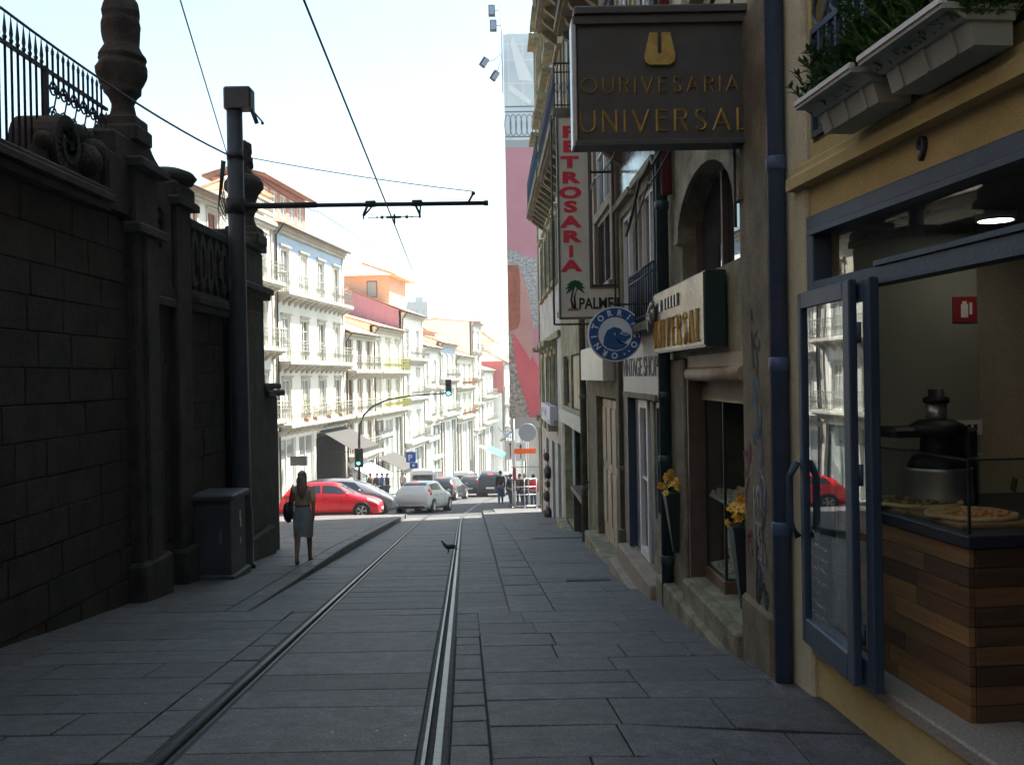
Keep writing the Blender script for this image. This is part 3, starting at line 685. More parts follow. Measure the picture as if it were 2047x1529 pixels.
window(t, 7.84, 10.12, 2.36, 3.36, -.2, dkw_m, 2, 1, ft=.06)
for h in H1[2:]:
    window(t, h[0], h[1], h[2], h[3], -.2, wht_m, 2, 3); surr(t, h, stone_m)
b = MB(); b.cbox(6.97, 7.74, -.1, .02, -1.3, 4.2, .02); b.cbox(6.97, 7.78, -.1, .05, -1.35, -.3, .03); b.cbox(10.0, 11.28, .0, .04, -1.3, 1.6, .02); b.cbox(7.8, 11.3, 0, .08, 4.08, 4.2, .03)
b.build('pilaster', stone2_m, t)
# graffiti and posters on the pilaster: painted marks
gb = M('graffiti_blue', (.03, .1, .2), rough=.6); gr = M('graffiti_red', (.22, .04, .05), rough=.7); gk = M('graffiti_black', (.03, .03, .03), rough=.7); gw = M('graffiti_pale', (.35, .36, .33), rough=.7)
def scrib(m, x, z, s, seed, n=3, r=.009, yy=.074):
    R_ = random.Random(seed); b = MB()
    for _ in range(n):
        pts = []; a = R_.uniform(0, 6); px, pz = x+R_.uniform(-s, s)*.5, z+R_.uniform(-s, s)
        for i in range(9):
            a += R_.uniform(-1.3, 1.3); px += s*.22*math.cos(a); pz += s*.3*math.sin(a); px = min(max(px, x-s*.8), x+s*.8); pts.append((px, pz))
        for p, q in zip(pts, pts[1:]):
            t_ = Vector((q[0]-p[0], q[1]-p[1])); 
            if t_.length < 1e-4: continue
            t_.normalize(); nn = Vector((-t_.y, t_.x))*r; o_ = t_*r*.6
            b.quad((p[0]-o_.x+nn.x, yy, p[1]-o_.y+nn.y), (q[0]+o_.x+nn.x, yy, q[1]+o_.y+nn.y), (q[0]+o_.x-nn.x, yy, q[1]+o_.y-nn.y), (p[0]-o_.x-nn.x, yy, p[1]-o_.y-nn.y))
    b.build('graffiti_mark', m, t)
for m, x, z, s, sd_, n, r in ((gk, 7.3, 1.75, .16, 1, 5, .014), (gb, 7.3, 1.15, .16, 2, 6, .022), (gr, 7.62, .75, .12, 3, 4, .014), (gb, 7.2, .62, .12, 4, 3, .012), (gk, 7.25, .1, .18, 5, 9, .014), (gw, 7.3, .35, .18, 6, 9, .012), (gb, 7.25, -.1, .15, 7, 5, .01), (gk, 7.3, -.3, .14, 8, 5, .012), (gr, 7.6, .1, .1, 9, 3, .01)):
    scrib(m, x, z, s, sd_, n, r, .0245)
# shop front: steps, frame, roller box, showcases
b = MB(); b.cbox(7.5, 11.2, -.02, .16, -1.35, -.85, .02); b.cbox(7.78, 9.95, -1.2, .1, -.85, -.64, .02); b.build('step', stone_m, t)
b = MB(); b.box(7.78, 9.95, -.16, .0, 1.5, 1.62); b.tube([(7.8, -.02, 1.44), (9.93, -.02, 1.44)], .07, 10); b.box(7.8, 9.93, -.3, -.12, 1.18, 1.4); b.build('roller_shutter_box', beige_m, t)
for (x, y_) in ((9.1, -.17), (9.86, -.17), (9.1, -1.1)): box('shop_window_frame', x, x+.025, y_, y_+.025, -.5, 1.2, blk_m, t)
box('shop_window_lintel', 7.8, 9.95, -.3, -.12, 1.2, 1.42, beige_m, t); box('door_jamb', 9.88, 9.95, -.3, .02, -.62, 1.45, dkw_m, t)
b = MB(); b.quad((9.11, -.155, -.5), (9.87, -.155, -.5), (9.87, -.155, 1.2), (9.11, -.155, 1.2)); b.quad((9.11, -1.1, -.5), (9.11, -.155, -.5), (9.11, -.155, 1.2), (9.11, -1.1, 1.2)); b.build('shop_window_glass', disp_m, t)
b = MB(); b.box(7.7, 9.98, -2.2, -2.1, -.62, 1.6); b.box(7.7, 7.76, -2.2, -.31, -.62, 1.6); b.box(9.93, 10.02, -2.2, -.31, -.62, 1.6); b.box(7.7, 10, -2.2, -.31, 1.56, 1.62); b.box(7.7, 10.0, -2.2, -.31, -.7, -.63)
b.build('shop_interior', M('shop_green_felt', (.05, .06, .04), (.08, .09, .06), 2, .9), t)
velvet = M('display_stand_velvet', (.45, .52, .42), (.6, .65, .55), 4, .8)
b = MB(); b.cbox(9.08, 9.9, -1.12, -.13, -.63, -.5, .01); b.build('showcase_base', M('showcase_brown_wood', (.1, .06, .03), (.16, .1, .05), 4, .6), t)
for z in (-.49, .2):
    b = MB(); b.hexa([(9.13, -1.05, z), (9.88, -1.05, z), (9.88, -.18, z), (9.13, -.18, z)], [(9.13, -1.05, z+.16), (9.88, -1.05, z+.16), (9.88, -.18, z+.02), (9.13, -.18, z+.02)]); b.build('shelf', velvet, t)
jew = M('silver_and_gold_jewellery', (.55, .45, .2), (.8, .8, .75), 40, .3, metal=.5)
b = MB()
for z in (-.47, .22):
    for i in range(150):
        x, yy = uni(9.15, 9.82), uni(-1.0, -.2); zz = z+(-.18-yy)*.16; b.cbox(x, x+.035, yy, yy+.04, zz, zz+uni(.01, .05), .005)
b.build('jewellery', jew, t, kind='stuff')
for (x, yy, s) in ((9.3, -.45, .9), (9.4, -.75, 1.1), (9.72, -.4, .95)):
    tb = thing('necklace_bust', 'small necklace bust nearest the glass corner low in the jewellery window' if x == 9.3 else ('tallest grey necklace bust behind the other two in the jewellery window' if s > 1 else 'grey necklace bust at the far end of the jewellery window floor'), 'display bust')
    p = Vector((2.02, 0, 0))+Vector((-.022, 1, 0))*x+Vector((-1, -.022, 0))*yy; tb.location = (p.x, p.y, -.45); tb.rotation_euler = (0, 0, A_R)
    b = MB(); b.lathe([(.1*s, 0), (.11*s, .05), (.12*s, .12), (.09*s, .2), (.04*s, .26), (.035*s, .33)], n=12); b.v = [(a, c*.45+e*.25, e) for a, c, e in b.v]; b.build('bust', velvet, tb)
    b = MB(); b.tube([(.07*s*math.cos(a), .055+.03, .17+.06*math.sin(a)*s) for a in [j*math.pi/6 for j in range(6, 13)]], .008, 5); b.build('necklace', jew, tb)
# box sign of the jewellery
sgn = thing('box_sign', 'dark green box sign with raised gold letters over the jewellery shop window', 'sign', (2.02-.022*8.2, 8.2, 1.67), A_R); XB[sgn.name] = 8.2; ZB[sgn.name] = 1.67
box('body', 8.22, 10.75, .02, .2, 1.67, 2.32, M('sign_dark_green', (.012, .035, .03), rough=.35), sgn, .01)
signf = M('sign_metal_face', (.1, .115, .1), (.36, .34, .25), 1.6, .3, .1, 30, metal=.6)
box('face_panel', 8.24, 10.73, .2, .212, 1.69, 2.3, signf, sgn)
h = .27; sxx = 1.0; tot = 2.3; wsum = sum(STW[q] for q in 'UNIVERSAL')*h*.72; gp = (tot-wsum)/8; x = 10.68
for ch in 'UNIVERSAL':
    b = stroke_letter(ch, h, .034, .02, .72); b.build('letter', gold_m, sgn, loc=(x, .213, 1.73), rot=(0, 0, math.pi)); x -= STW[ch]*.72*h+gp
x = 9.95
for i in range(5): box('small_raised_numeral', x, x+.06, .212, .232, 2.1, 2.22, alu_m, sgn, .008); x -= .16
box('small_raised_numeral', 10.2, 10.3, .212, .232, 2.1, 2.22, alu_m, sgn, .008)
b = MB(); b.ball((10.62, .25, 2.1), .1, 10, sc3=(1, .5, 1.2)); b.tube([(10.7, .26, 1.92), (10.62, .28, 2.1), (10.5, .26, 2.22)], .03, 6); b.build('emblem', alu_m, sgn)
# cement strip between the yellow and the stone building
st = rframe('party_wall_pier', 'narrow grey cement pier between the yellow front and the stone building', 6.42, None)
st['category'] = 'pier'; box('pier', 6.42, 6.9, -.19, -.07, -1.2, TOP, conc_m, st, .02)
# --- vintage shop building
t = rframe('tiled_building', 'narrow building with pale glazed tiles above the white vintage shop fascia', 11.3)
tilef = M('azulejo_tile_front', (.3, .34, .38), (.42, .46, .5), 2, .12, .08, 9, dirt=.35, dcol=(.25, .22, .18), spec=.8)
n_ = tilef.node_tree; br = n_.nodes.new('ShaderNodeTexBrick'); br.offset = 0; br.inputs['Scale'].default_value = 1; br.inputs['Brick Width'].default_value = .28; br.inputs['Row Height'].default_value = .28; br.inputs['Mortar Size'].default_value = .012; br.inputs['Color1'].default_value = (1, 1, 1, 1); br.inputs['Color2'].default_value = (.85, .85, .85, 1); br.inputs['Mortar'].default_value = (.25, .22, .18, 1)
tc_ = n_.nodes.new('ShaderNodeTexCoord'); mp_ = n_.nodes.new('ShaderNodeMapping'); mp_.inputs['Rotation'].default_value = (math.pi/2, 0, 0); n_.links.new(tc_.outputs['Object'], mp_.inputs[0]); n_.links.new(mp_.outputs[0], br.inputs[0])
pr_ = n_.nodes['Principled BSDF']; old = pr_.inputs['Base Color'].links[0].from_socket; mm = n_.nodes.new('ShaderNodeMix'); mm.data_type = 'RGBA'; mm.blend_type = 'MULTIPLY'; mm.inputs[0].default_value = 1
n_.links.new(old, mm.inputs[6]); n_.links.new(br.outputs[0], mm.inputs[7]); n_.links.new(mm.outputs[2], pr_.inputs['Base Color'])
W2 = [(11.42, 12.72, 2.12, 3.75), (13.3, 14.5, 2.3, 3.75)]+[(x, x+1.1, z, z+2.4) for z in (5.2, 9.0, 12.8) for x in (11.75, 13.45)]
LO = [(12.2, 14.05, -1.0, 1.12), (11.42, 12.1, -.35, 1.12)]
b = MB(); wallmb(b, 11.3, 15.1, -1.9, 4.1, LO+W2[:2], .3); b.build('wall', stone_m, t)
b = MB(); wallmb(b, 11.3, 15.1, 4.1, TOP+.4, W2[2:], .25); shell(b, 11.3, 15.1, -9, 0, -1.9, TOP+.4); b.build('wall', tilef, t)
for h in W2:
    window(t, h[0], h[1], h[2], h[3], -.05, wht_m, 2, 1 if h[2] < 5 else 3, ft=.07); surr(t, h, stone_m, .18 if h[2] > 5 else .13)
b = MB(); b.box(12.98, 13.02, .02, .06, 2.3, 3.75); b.box(11.35, 11.4, .052, .09, 2.15, 3.9); b.box(11.4, 12.8, .052, .09, 3.88, 3.93); b.build('blue_window_trim', blue_m, t)
bal = MB(); bal.box(11.0, 12.95, 0, .18, 1.98, 2.08); bal.build('balcony', stone2_m, t)
r_ = MB()
for (p, q) in (((11.02, .16), (12.93, .16)), ((11.02, 0), (11.02, .16)), ((12.93, 0), (12.93, .16))):
    for zz in (2.14, 2.62, 2.72): r_.tube([(p[0], p[1], zz), (q[0], q[1], zz)], .014, 5)
    n = max(1, int(math.hypot(q[0]-p[0], q[1]-p[1])/.16))
    for i in range(n+1): u = i/n; r_.tube([(p[0]*(1-u)+q[0]*u, p[1]*(1-u)+q[1]*u, 2.08), (p[0]*(1-u)+q[0]*u, p[1]*(1-u)+q[1]*u, 2.72)], .012, 5)
r_.build('railing', iron_m, t)
for z in (5.2, 9.0, 12.8): balcony(t, 11.5, 14.8, z, 0, .55, iron_m, stone2_m)
fas = M('white_shop_fascia', (.6, .58, .5), (.68, .66, .58), 2, .6)
box('fascia', 11.42, 14.35, .002, .06, 1.2, 2.0, fas, t, .005)
text('VINTAGE SHOP', .36, (12.85, .062, 1.42), M('fascia_lettering', (.22, .2, .17)), t, '+y', .008, .0, 1.18)
b = MB(); b.box(11.4, 14.2, .06, .1, 1.13, 1.2); b.build('cornice', stone_m, t)
b = MB(); b.cbox(10.9, 14.6, -.02, .3, -1.9, -1.28, .02); b.cbox(11.4, 14.3, -.25, .2, -1.28, -1.02, .02); b.build('step', M('beige_step_stone', (.3, .22, .16), (.4, .31, .23), 3, .8, .3, 50), t)
window(t, 12.62, 13.35, -1.0, 1.1, -.06, wht_m, 1, 2, pm=clear_m, ft=.1, name='shop_door')
for x in (12.22, 13.37): box('door_leaf_blue', x, x+.38 if x < 13 else x+.6, -.1, -.03, -1.0, 1.1, blue_m, t, .01)
box('door_post', 13.92, 14.05, -.1, .07, -1.0, 1.12, blue_m, t, .01)
window(t, 11.45, 12.08, -.35, 1.1, -.08, blue_m, 1, 1, pm=clear_m, ft=.07, name='shop_window')
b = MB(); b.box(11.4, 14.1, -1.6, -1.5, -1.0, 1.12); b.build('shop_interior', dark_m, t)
# --- building with the beige doors
t = rframe('beige_door_building', 'stone building with tall beige doors and a pale box sign', 15.1)
W3 = [(15.6, 17.9, 2.95, 4.2), (15.6, 17.9, 4.35, 6.4)]+[(x, x+1.2, z, z+2.4) for z in (8.6, 12.6) for x in (15.9, 18.3)]+[(18.6, 19.6, 3.0, 6.2)]
b = MB(); wallmb(b, 15.1, 20.4, -2.6, TOP-.5, W3+[(15.75, 18.7, -1.62, 1.05)], .3); shell(b, 15.1, 20.4, -9, 0, -2.6, TOP-.5); b.build('wall', stone2_m, t)
for h in W3:
    window(t, h[0], h[1], h[2], h[3], -.05, dkw_m if h[2] < 4.3 else wht_m, 2, 1 if h[2] < 4.3 else 2, ft=.08)
b = MB(); b.box(15.4, 18.1, .0, .07, 4.2, 4.36); b.box(15.35, 15.6, 0, .07, 2.7, 6.6); b.box(17.9, 18.15, 0, .07, 2.7, 6.6); b.cbox(15.3, 18.2, 0, .14, 2.75, 2.95, .02); b.box(15.3, 18.2, 0, .12, 6.4, 6.55); b.build('window_surround', M('brown_frame_stone', (.2, .14, .09), (.3, .22, .15), 4, .8, .3, 40), t)
for i in range(4):
    x = 15.8+i*.73; box('door_panel', x, x+.68, -.2, -.12, -1.6, 1.0, beige_m, t, .015)
    b = MB(); b.cbox(x+.1, x+.58, -.12, -.1, -1.3, -.3, .008); b.cbox(x+.1, x+.58, -.12, -.1, -.15, .85, .008); b.build('door_moulding', beige_m, t)
box('step', 15.3, 19.2, -.28, .22, -2.5, -1.60, stone_m, t, .02)
box('sign_box', 15.8, 19.6, .0, .2, 1.35, 1.95, M('pale_sign_box', (.55, .53, .42), (.68, .66, .56), 1.5, .5, dirt=.4, dcol=(.3, .28, .2)), t, .02)
for z in (8.6, 12.6): balcony(t, 15.5, 20.0, z, 0, .6, iron_m, stone2_m)
# --- building with the open shop hatch
t = rframe('open_hatch_building', 'stone building with an open-fronted shop and beige panels above it', 20.4)
W4 = [(20.9, 24.4, .62, 1.95), (25.1, 26.9, .62, 1.95)]+[(x, x+1.25, z, z+2.5) for z in (3.2, 7.4, 11.5) for x in (21.1, 23.4, 25.8)]
b = MB(); wallmb(b, 20.4, 27.8, -3.2, TOP+.3, W4+[(21.0, 26.9, -2.5, .18)], .3); shell(b, 20.4, 27.8, -9, 0, -3.2, TOP+.3); b.build('wall', stone_m, t)
for h in W4[2:]:
    window(t, *h, -.06, wht_m, 2, 3); surr(t, h, stone2_m)
for x in (20.95, 22.1, 23.25): box('shop_panel', x, x+1.08, -.15, -.05, .64, 1.93, beige_m, t, .02)
window(t, 25.1, 26.9, .62, 1.95, -.15, dkw_m, 2, 1)
box('lintel', 20.7, 27.2, .0, .12, .2, .52, M('pale_lintel_stone', (.5, .46, .38), (.62, .58, .5), 4, .8, .3, 40, dirt=.4, dcol=(.25, .2, .15)), t, .02)
b = MB(); b.box(20.9, 27.0, -2.5, -2.4, -2.6, .3); b.box(20.8, 20.9, -2.5, -.3, -2.6, .3); b.box(20.8, 27.0, -2.5, -.3, -2.62, -2.5); b.build('shop_interior', M('hatch_interior', (.2, .22, .2), (.28, .3, .28), 1, .9), t)
box('door_leaf', 26.3, 26.9, -.25, -.2, -2.5, .15, M('pale_green_leaf', (.28, .33, .29), rough=.7), t, .01)
b = MB(); b.cbox(21.2, 24.5, -1.0, .05, -1.42, -1.32, .01); b.box(21.3, 21.4, -.9, 0, -2.5, -1.42); b.box(24.3, 24.4, -.9, 0, -2.5, -1.42); b.build('shop_counter', dkw_m, t)
box('step', 20.6, 27.2, -.05, .25, -3.2, -2.5, stone_m, t, .02)
balcony(t, 20.8, 27.4, 7.15, 0, .6, iron_m, stone2_m, ht=.22)
balcony(t, 20.8, 27.4, 11.3, 0, .6, iron_m, stone2_m)
# --- last building before the crossing
t = rframe('corner_building', 'corner building at the end of the shaded row with long dark balcony', 27.8)
W5 = [(x, x+1.2, z, z+h_) for z, h_ in ((4.3, 1.9),) for x in (28.6, 31.0, 33.4, 36.0)]+[(x, x+1.1, z, z+2.3) for z in (7.6, 11.2, 14.8) for x in (28.4, 30.8, 33.2, 35.8)]+[(x, x+.9, .1, 2.1) for x in (29.6, 31.6, 33.8, 36.6)]
D5 = [(28.5, 29.8, -3.0, -.6), (31.2, 32.6, -3.4, -.7), (34.4, 36.0, -3.8, -.8)]
b = MB(); wallmb(b, 27.8, 39.3, -4.6, TOP-.2, W5+D5, .28); shell(b, 27.8, 39.3, -9, 0, -4.6, TOP-.2); b.build('wall', M('pale_worn_plaster', (.36, .35, .33), (.5, .48, .45), 1.5, .85, .3, 40, dirt=.7, dcol=(.16, .14, .12)), t)
for h in W5:
    window(t, *h, -.06, M('dark_green_window', (.02, .04, .04)) if h[2] < 5 else wht_m, 2, 2); surr(t, h, stone_m, .16, .09 if h[2] > 7 else .05)
for h in W5[4:]:
    b = MB(); b.prism([(h[0]-.25, h[3]+.25), (h[1]+.25, h[3]+.25), (h[1]+.3, h[3]+.4), (h[0]-.3, h[3]+.4)], .0, .4, 'y'); b.build('window_hood', stone_m, t); b = MB(); b.prism([(h[0]-.15, h[2]-.14), (h[1]+.15, h[2]-.14), (h[1]+.15, h[2]-.34), (h[0]-.15, h[2]-.34)], .0, .3, 'y'); b.build('window_apron', stone_m, t)
for h in D5: box('door', h[0], h[1], -.2, -.12, h[2], h[3], M('dark_door', (.05, .045, .05)), t, .02)
balcony(t, 28.0, 35.2, 7.35, 0, .62, M('blue_balcony_iron', (.03, .07, .12)), stone2_m, ht=.25, step=.1)
b = MB(); b.cbox(27.8, 39.4, 0, .1, 2.55, 2.75, .02); b.cbox(27.8, 39.4, 0, .3, TOP-.6, TOP-.2, .04); b.cbox(39.0, 39.35, -.1, .06, -4.6, TOP-.6, .02); b.build('cornice', stone_m, t)
box('box_fascia', 29.4, 34.5, .0, .25, -.06, .51, M('sign_pale_grey', (.5, .5, .54), rough=.6), t, .01); b = MB(); R_ = random.Random(2)
for i in range(14): x = R_.uniform(29.6, 34.0); z = R_.uniform(0, .3); b.box(x, x+R_.uniform(.1, .4), .252, .256, z, z+R_.uniform(.04, .14))
b.build('blue_print', M('print_blue', (.12, .16, .4)), t)
# bags hung outside, one by one
bagm = [M('hung_bag_brown', (.06, .035, .025), rough=.7), M('hung_bag_black', (.02, .02, .022), rough=.6), M('hung_bag_tan', (.2, .12, .07), rough=.7)]
k = 0
words = ['topmost', 'second from the top', 'third from the top', 'fourth from the top', 'fifth from the top', 'lowest']
for i in range(6):
    u = 34.0+(.5, -.4, .2, .6, -.3, .1)[i]; zc = -1.3-.47*i
    tb = thing('hanging_bag', f'{["brown","black","tan"][i%3]} bag hung on the pale corner shop wall, {words[i]} in its column', 'bag', (2.02-.022*u-.16, u, zc), A_R, 'bags hung outside the corner shop')
    b = MB(); b.ball((0, -.06, -.12), (.2, .24, .17, .22, .26, .2)[i], 10, sc3=(1.3, .55, (.8, 1.0, .7, .9, .8, 1.0)[i])); shape_noise(b.build('bag_body', bagm[i % 3], tb), .09, 6)
    b = MB(); b.tube([(.1*math.cos(a), 0, .02+.14*math.sin(a)) for a in [j*math.pi/6 for j in range(7)]], .012, 5); b.build('bag_strap', bagm[1], tb)
# ---------------- pipes
def pipe(label, u, off, z0, z1, r, m, joints=(), name='downpipe'):
    p = (2.02-.022*u-off, u); t = thing(name, label, 'drainpipe', (p[0], p[1], z0)); 
    b = MB(); b.lathe([(r, 0), (r, z1-z0)], n=16); b.build('pipe', m, t)
    for z in joints: b = MB(); b.lathe([(r*1.02, z-z0-.05), (r*1.16, z-z0-.04), (r*1.16, z-z0+.04), (r*1.02, z-z0+.05)], n=16); b.build('collar', m, t)
    for z in joints[::2]: b = MB(); b.box(-.02, off, -.012, .012, z-z0+.1, z-z0+.13); b.ball((-.02, 0, z-z0+.115), .02, 6); b.build('bracket', blk_m, t)
    return t
pb = pipe('thick blue drainpipe running the full height beside the yellow front', 6.82, .0, gpr(1.7, 6.8)-.1, TOP, .06, bluep_m, (.35, 1.5, 2.9, 4.6, 7))
b = MB(); b.tube([(0, 0, .05), (-.06, -.05, .02), (-.16, -.12, .05)], .06, 10); b.build('shoe', bluep_m, pb)
pipe('dark green drainpipe in front of the vintage shop corner', 10.75, .1, gpr(1.6, 10.6), TOP, .068, greenp_m, (-.6, .5, 1.2, 3.3, 5.2))
pipe('dark red pipe starting above the blue one by the arched window', 10.55, .08, 3.38, TOP, .06, redp_m, (5.0,))
pp = pipe('brown grey pipe between the vintage shop and the beige doors', 14.95, .0, gpr(1.6, 14.9)+.55, TOP, .065, stone2_m, (0, 2.4, 5.2)); b = MB(); b.cbox(-.11, .12, -.11, .11, -.6, .05, .015); b.build('base_box', stone2_m, pp)
pipe('rusty grey pipe beside the open shop hatch', 20.3, .1, gpr(1.5, 20.3), TOP, .07, stone2_m, (-.9, 1, 3.4))
# cables slung along the fronts
def cable(label, pts, r=.02):
    b = MB(); P = [Vector((2.02-.022*u-o, u, z)) for u, o, z in pts]; o = P[0].copy(); Q = []
    for a, c in zip(P, P[1:]):
        for i in range(6): t_ = i/6; p = a.lerp(c, t_); p.z -= .1*(c-a).length*t_*(1-t_); Q.append(p-o)
    Q.append(P[-1]-o); b.tube(Q, r, 6); ob = b.build('cable', blk_m); ob.location = o; tag(ob, label, 'cable')
cable('thick black cable bundle slung from the vintage window past the arch to the big sign', [(13.4, .12, 3.35), (12.0, .14, 3.85), (11.0, .16, 3.9), (10.7, .2, 3.75), (9.6, .12, 4.0), (8.8, .15, 4.2), (7.9, .13, 4.6), (7.6, .12, 5.1)], .022)
cable('loose black cable looping below the thick bundle beside the red pipe', [(12.6, .12, 3.4), (11.2, .17, 3.65), (10.6, .22, 3.55), (9.8, .12, 3.8), (7.85, .12, 4.4)], .012)
cable('black cable hanging down the stone pilaster beside the big sign', [(7.75, .05, 5.2), (7.72, .06, 4.6), (7.76, .05, 4.0), (7.72, .06, 3.4), (7.75, .05, 2.6)], .013)
cable('vertical black cable along the brown pipe under the palm sign', [(14.7, .1, 6.5), (14.75, .12, 4.5), (14.65, .13, 3.3), (14.7, .1, 2.0)], .016)
cable('thin black cable crossing between the brown framed window and the tiled front', [(18.6, .12, 4.9), (16.9, .15, 4.86), (15.3, .15, 4.7), (13.5, .15, 4.72)], .018)

# ================================================================ YELLOW SHOP
A_Y = math.pi/2+math.atan(.1); KY = 1.005
def yframe(name, label, cat, x0, z0, off=0, grp=None):
    d = Vector((-.1, 1, 0)).normalized(); n = Vector((-1, -.1, 0)).normalized(); p = Vector((2.63, 0, 0))+d*x0+n*off
    t = thing(name, label, cat, (p.x, p.y, z0), A_Y, grp); return t
ys_ = yframe('yellow_shop_building', 'ochre plastered building with blue shop frame and open pizza counter', 'building', 6.6, -.8); ZB[ys_.name] = -.8; XB[ys_.name] = 6.6
t = ys_
b = MB(); UP = [(2.9, 6.4, 2.93, 5.3), (3.0, 6.2, 7.0, 9.5), (3.0, 6.2, 10.8, 13.2)]
wallmb(b, -3, 6.62, -1.6, TOP, [(1.2, 6.47, -.36, 2.46)]+UP, .2); shell(b, -3, 6.62, -8, -.2, 2.7, TOP); b.build('wall', yell_m, t)
b = MB(); b.cbox(-3, 6.66, 0, .1, 2.66, 2.76, .03); b.cbox(-3, 6.62, 0, .06, 2.76, 2.82, .02); b.build('ledge', yell_m, t)
b = MB(); b.cbox(1.2, 6.47, -.42, .03, -.42, -.345, .012); b.build('granite_sill', M('speckled_sill_granite', (.2, .17, .13), (.4, .36, .3), 60, .6, .1, 100), t)
# blue frame
def fpart(n, *a, c=.008): return box(n, *a, blue_m, t, c)
fpart('frame_head', 1.2, 6.47, -.1, .03, 2.37, 2.46); fpart('frame_head_moulding', 1.2, 6.4, -.06, .05, 2.33, 2.37, c=.006)
fpart('frame_jamb', 6.36, 6.47, -.1, .03, -.34, 2.37)
fpart('transom_bar', 1.2, 6.36, -.09, .035, 1.93, 2.03); fpart('transom_bar_moulding', 1.2, 5.5, -.05, .05, 2.03, 2.06, c=.005)
b = MB(); b.quad((1.2, -.03, 2.04), (6.36, -.03, 2.04), (6.36, -.03, 2.36), (1.2, -.03, 2.36)); b.v = [(x, y-.03+(6.36-x)*.02, z) for x, y, z in b.v]; b.build('transom_glass', glass('shop_glass', tint=(.93, .97, .95), ior=1.75), t)
lf = MB(); x0, x1, y0, y1 = 5.52, 6.5, .035, .085
for (a, c, e, g) in ((x0, x0+.11, -.33, 1.96), (x1-.07, x1, -.33, 1.96), (x0+.11, x1-.07, -.33, -.17), (x0+.11, x1-.07, 1.86, 1.96)): lf.cbox(a, c, y0, y1, e, g, .008)
sk_ = lambda B: setattr(B, 'v', [(x, y+(6.52-x)*.1, z) for x, y, z in B.v])
sk_(lf); d1 = lf.build('folding_door_leaf', blue_m, t)
b = MB(); b.quad((x0+.11, .06, -.17), (x1-.07, .06, -.17), (x1-.07, .06, 1.86), (x0+.11, .06, 1.86)); sk_(b); b.build('glass', _m['shop_glass'], d1)
b = MB(); b.tube([(x1-.0, .1, .35), (x1+.02, .15, .45), (x1+.02, .15, .75), (x1, .1, .85)], .025, 8); sk_(b); b.build('handle', blue_m, d1)
for z in (-.1, .8, 1.6): b = MB(); b.tube([(x0-.01, .03, z), (x0-.01, .03, z+.12)], .014, 8); sk_(b); b.build('hinge', blue_m, d1)
mk = M('window_paint_white', (.5, .5, .5)); R_ = random.Random(4); b = MB()
for ln in range(9):
    z = .42-.075*ln; n = R_.randint(3, 7); x = 6.35
    for i in range(n):
        w_ = R_.uniform(.02, .06); 
        if x-w_ < 6.02: break
        zz = z+R_.uniform(-.008, .008)
        for j in range(3): b.tube([(x-w_*j/3, .0625, zz+R_.uniform(-.012, .012)), (x-w_*(j+1)/3, .0625, zz+R_.uniform(-.014, .014))], .0013, 3)
        x -= w_+.015
sk_(b); b.build('painted_menu_writing', mk, d1)
lf = MB()
for (a, c, e, g) in ((5.38, 5.48, -.33, 1.96), (6.3, 6.4, -.33, 1.96), (5.48, 6.3, -.33, -.18), (5.48, 6.3, 1.84, 1.96)): lf.cbox(a, c, -.04, .02, e, g, .008)
sk_(lf); d2 = lf.build('folding_door_leaf', blue_m, t); b = MB(); b.quad((5.48, -.01, -.18), (6.3, -.01, -.18), (6.3, -.01, 1.84), (5.48, -.01, 1.84)); sk_(b); b.build('glass', _m['shop_glass'], d2)
num = M('house_number_iron', (.03, .035, .05))
text('9', .17, (5.02, .012, 2.52), num, t, '+y', .012, .003, name='house_number'); text('7', .085, (4.905, .045, 2.835), num, t, '+y', .008, 0, name='house_number')
# room
R0 = -4.2
b = MB(); b.box(1.0, 6.6, R0, -.21, 2.42, 2.6); b.box(1.0, 1.1, R0, -.21, -.4, 2.42); b.box(1.1, 8.4, R0-.1, R0, -.4, 2.42); b.box(6.6, 8.4, R0, -1.45, 2.42, 2.6); b.box(8.4, 8.5, R0-.1, -1.3, -.4, 2.6)
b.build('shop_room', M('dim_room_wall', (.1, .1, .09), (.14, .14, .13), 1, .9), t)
box('white_room_wall', 6.5, 6.6, -1.17, -.21, -.36, 2.42, inw_m, t)
box('white_room_wall', 6.6, 8.4, -1.24, -1.17, -.36, 2.42, inw_m, t)
ft_ = M('grey_floor_tile', (.16, .16, .15), (.24, .24, .22), 4, .5, .1, 30, var=.15)
box('room_floor', 1.1, 8.4, R0, -.42, -.4, -.37, joint_m, t)
me = None
for i in range(14):
    for j in range(10):
        if me is None: mb_ = MB(); mb_.cbox(0, .148, 0, .148, 0, .02, .003); me = mb_.mesh('floor_tile', ft_)
        put('floor_tile', me, t, loc=(2.9+i*.15, -.57-.15*j, -.37))
# ceiling lamp
lm = yframe('ceiling_lamp', 'lit round ceiling lamp seen through the glass over the pizza counter', 'lamp', 6.0, 2.36, -1.0)
b = MB(); b.lathe([(.1, 0), (.1, .02)], n=24); b.build('diffuser', emit('lamp_light', (1, .93, .8), 3.0), lm); b = MB(); b.lathe([(.1, .002), (.115, .0), (.12, .06), (.05, .06)], n=24); b.build('rim', wht_m, lm)
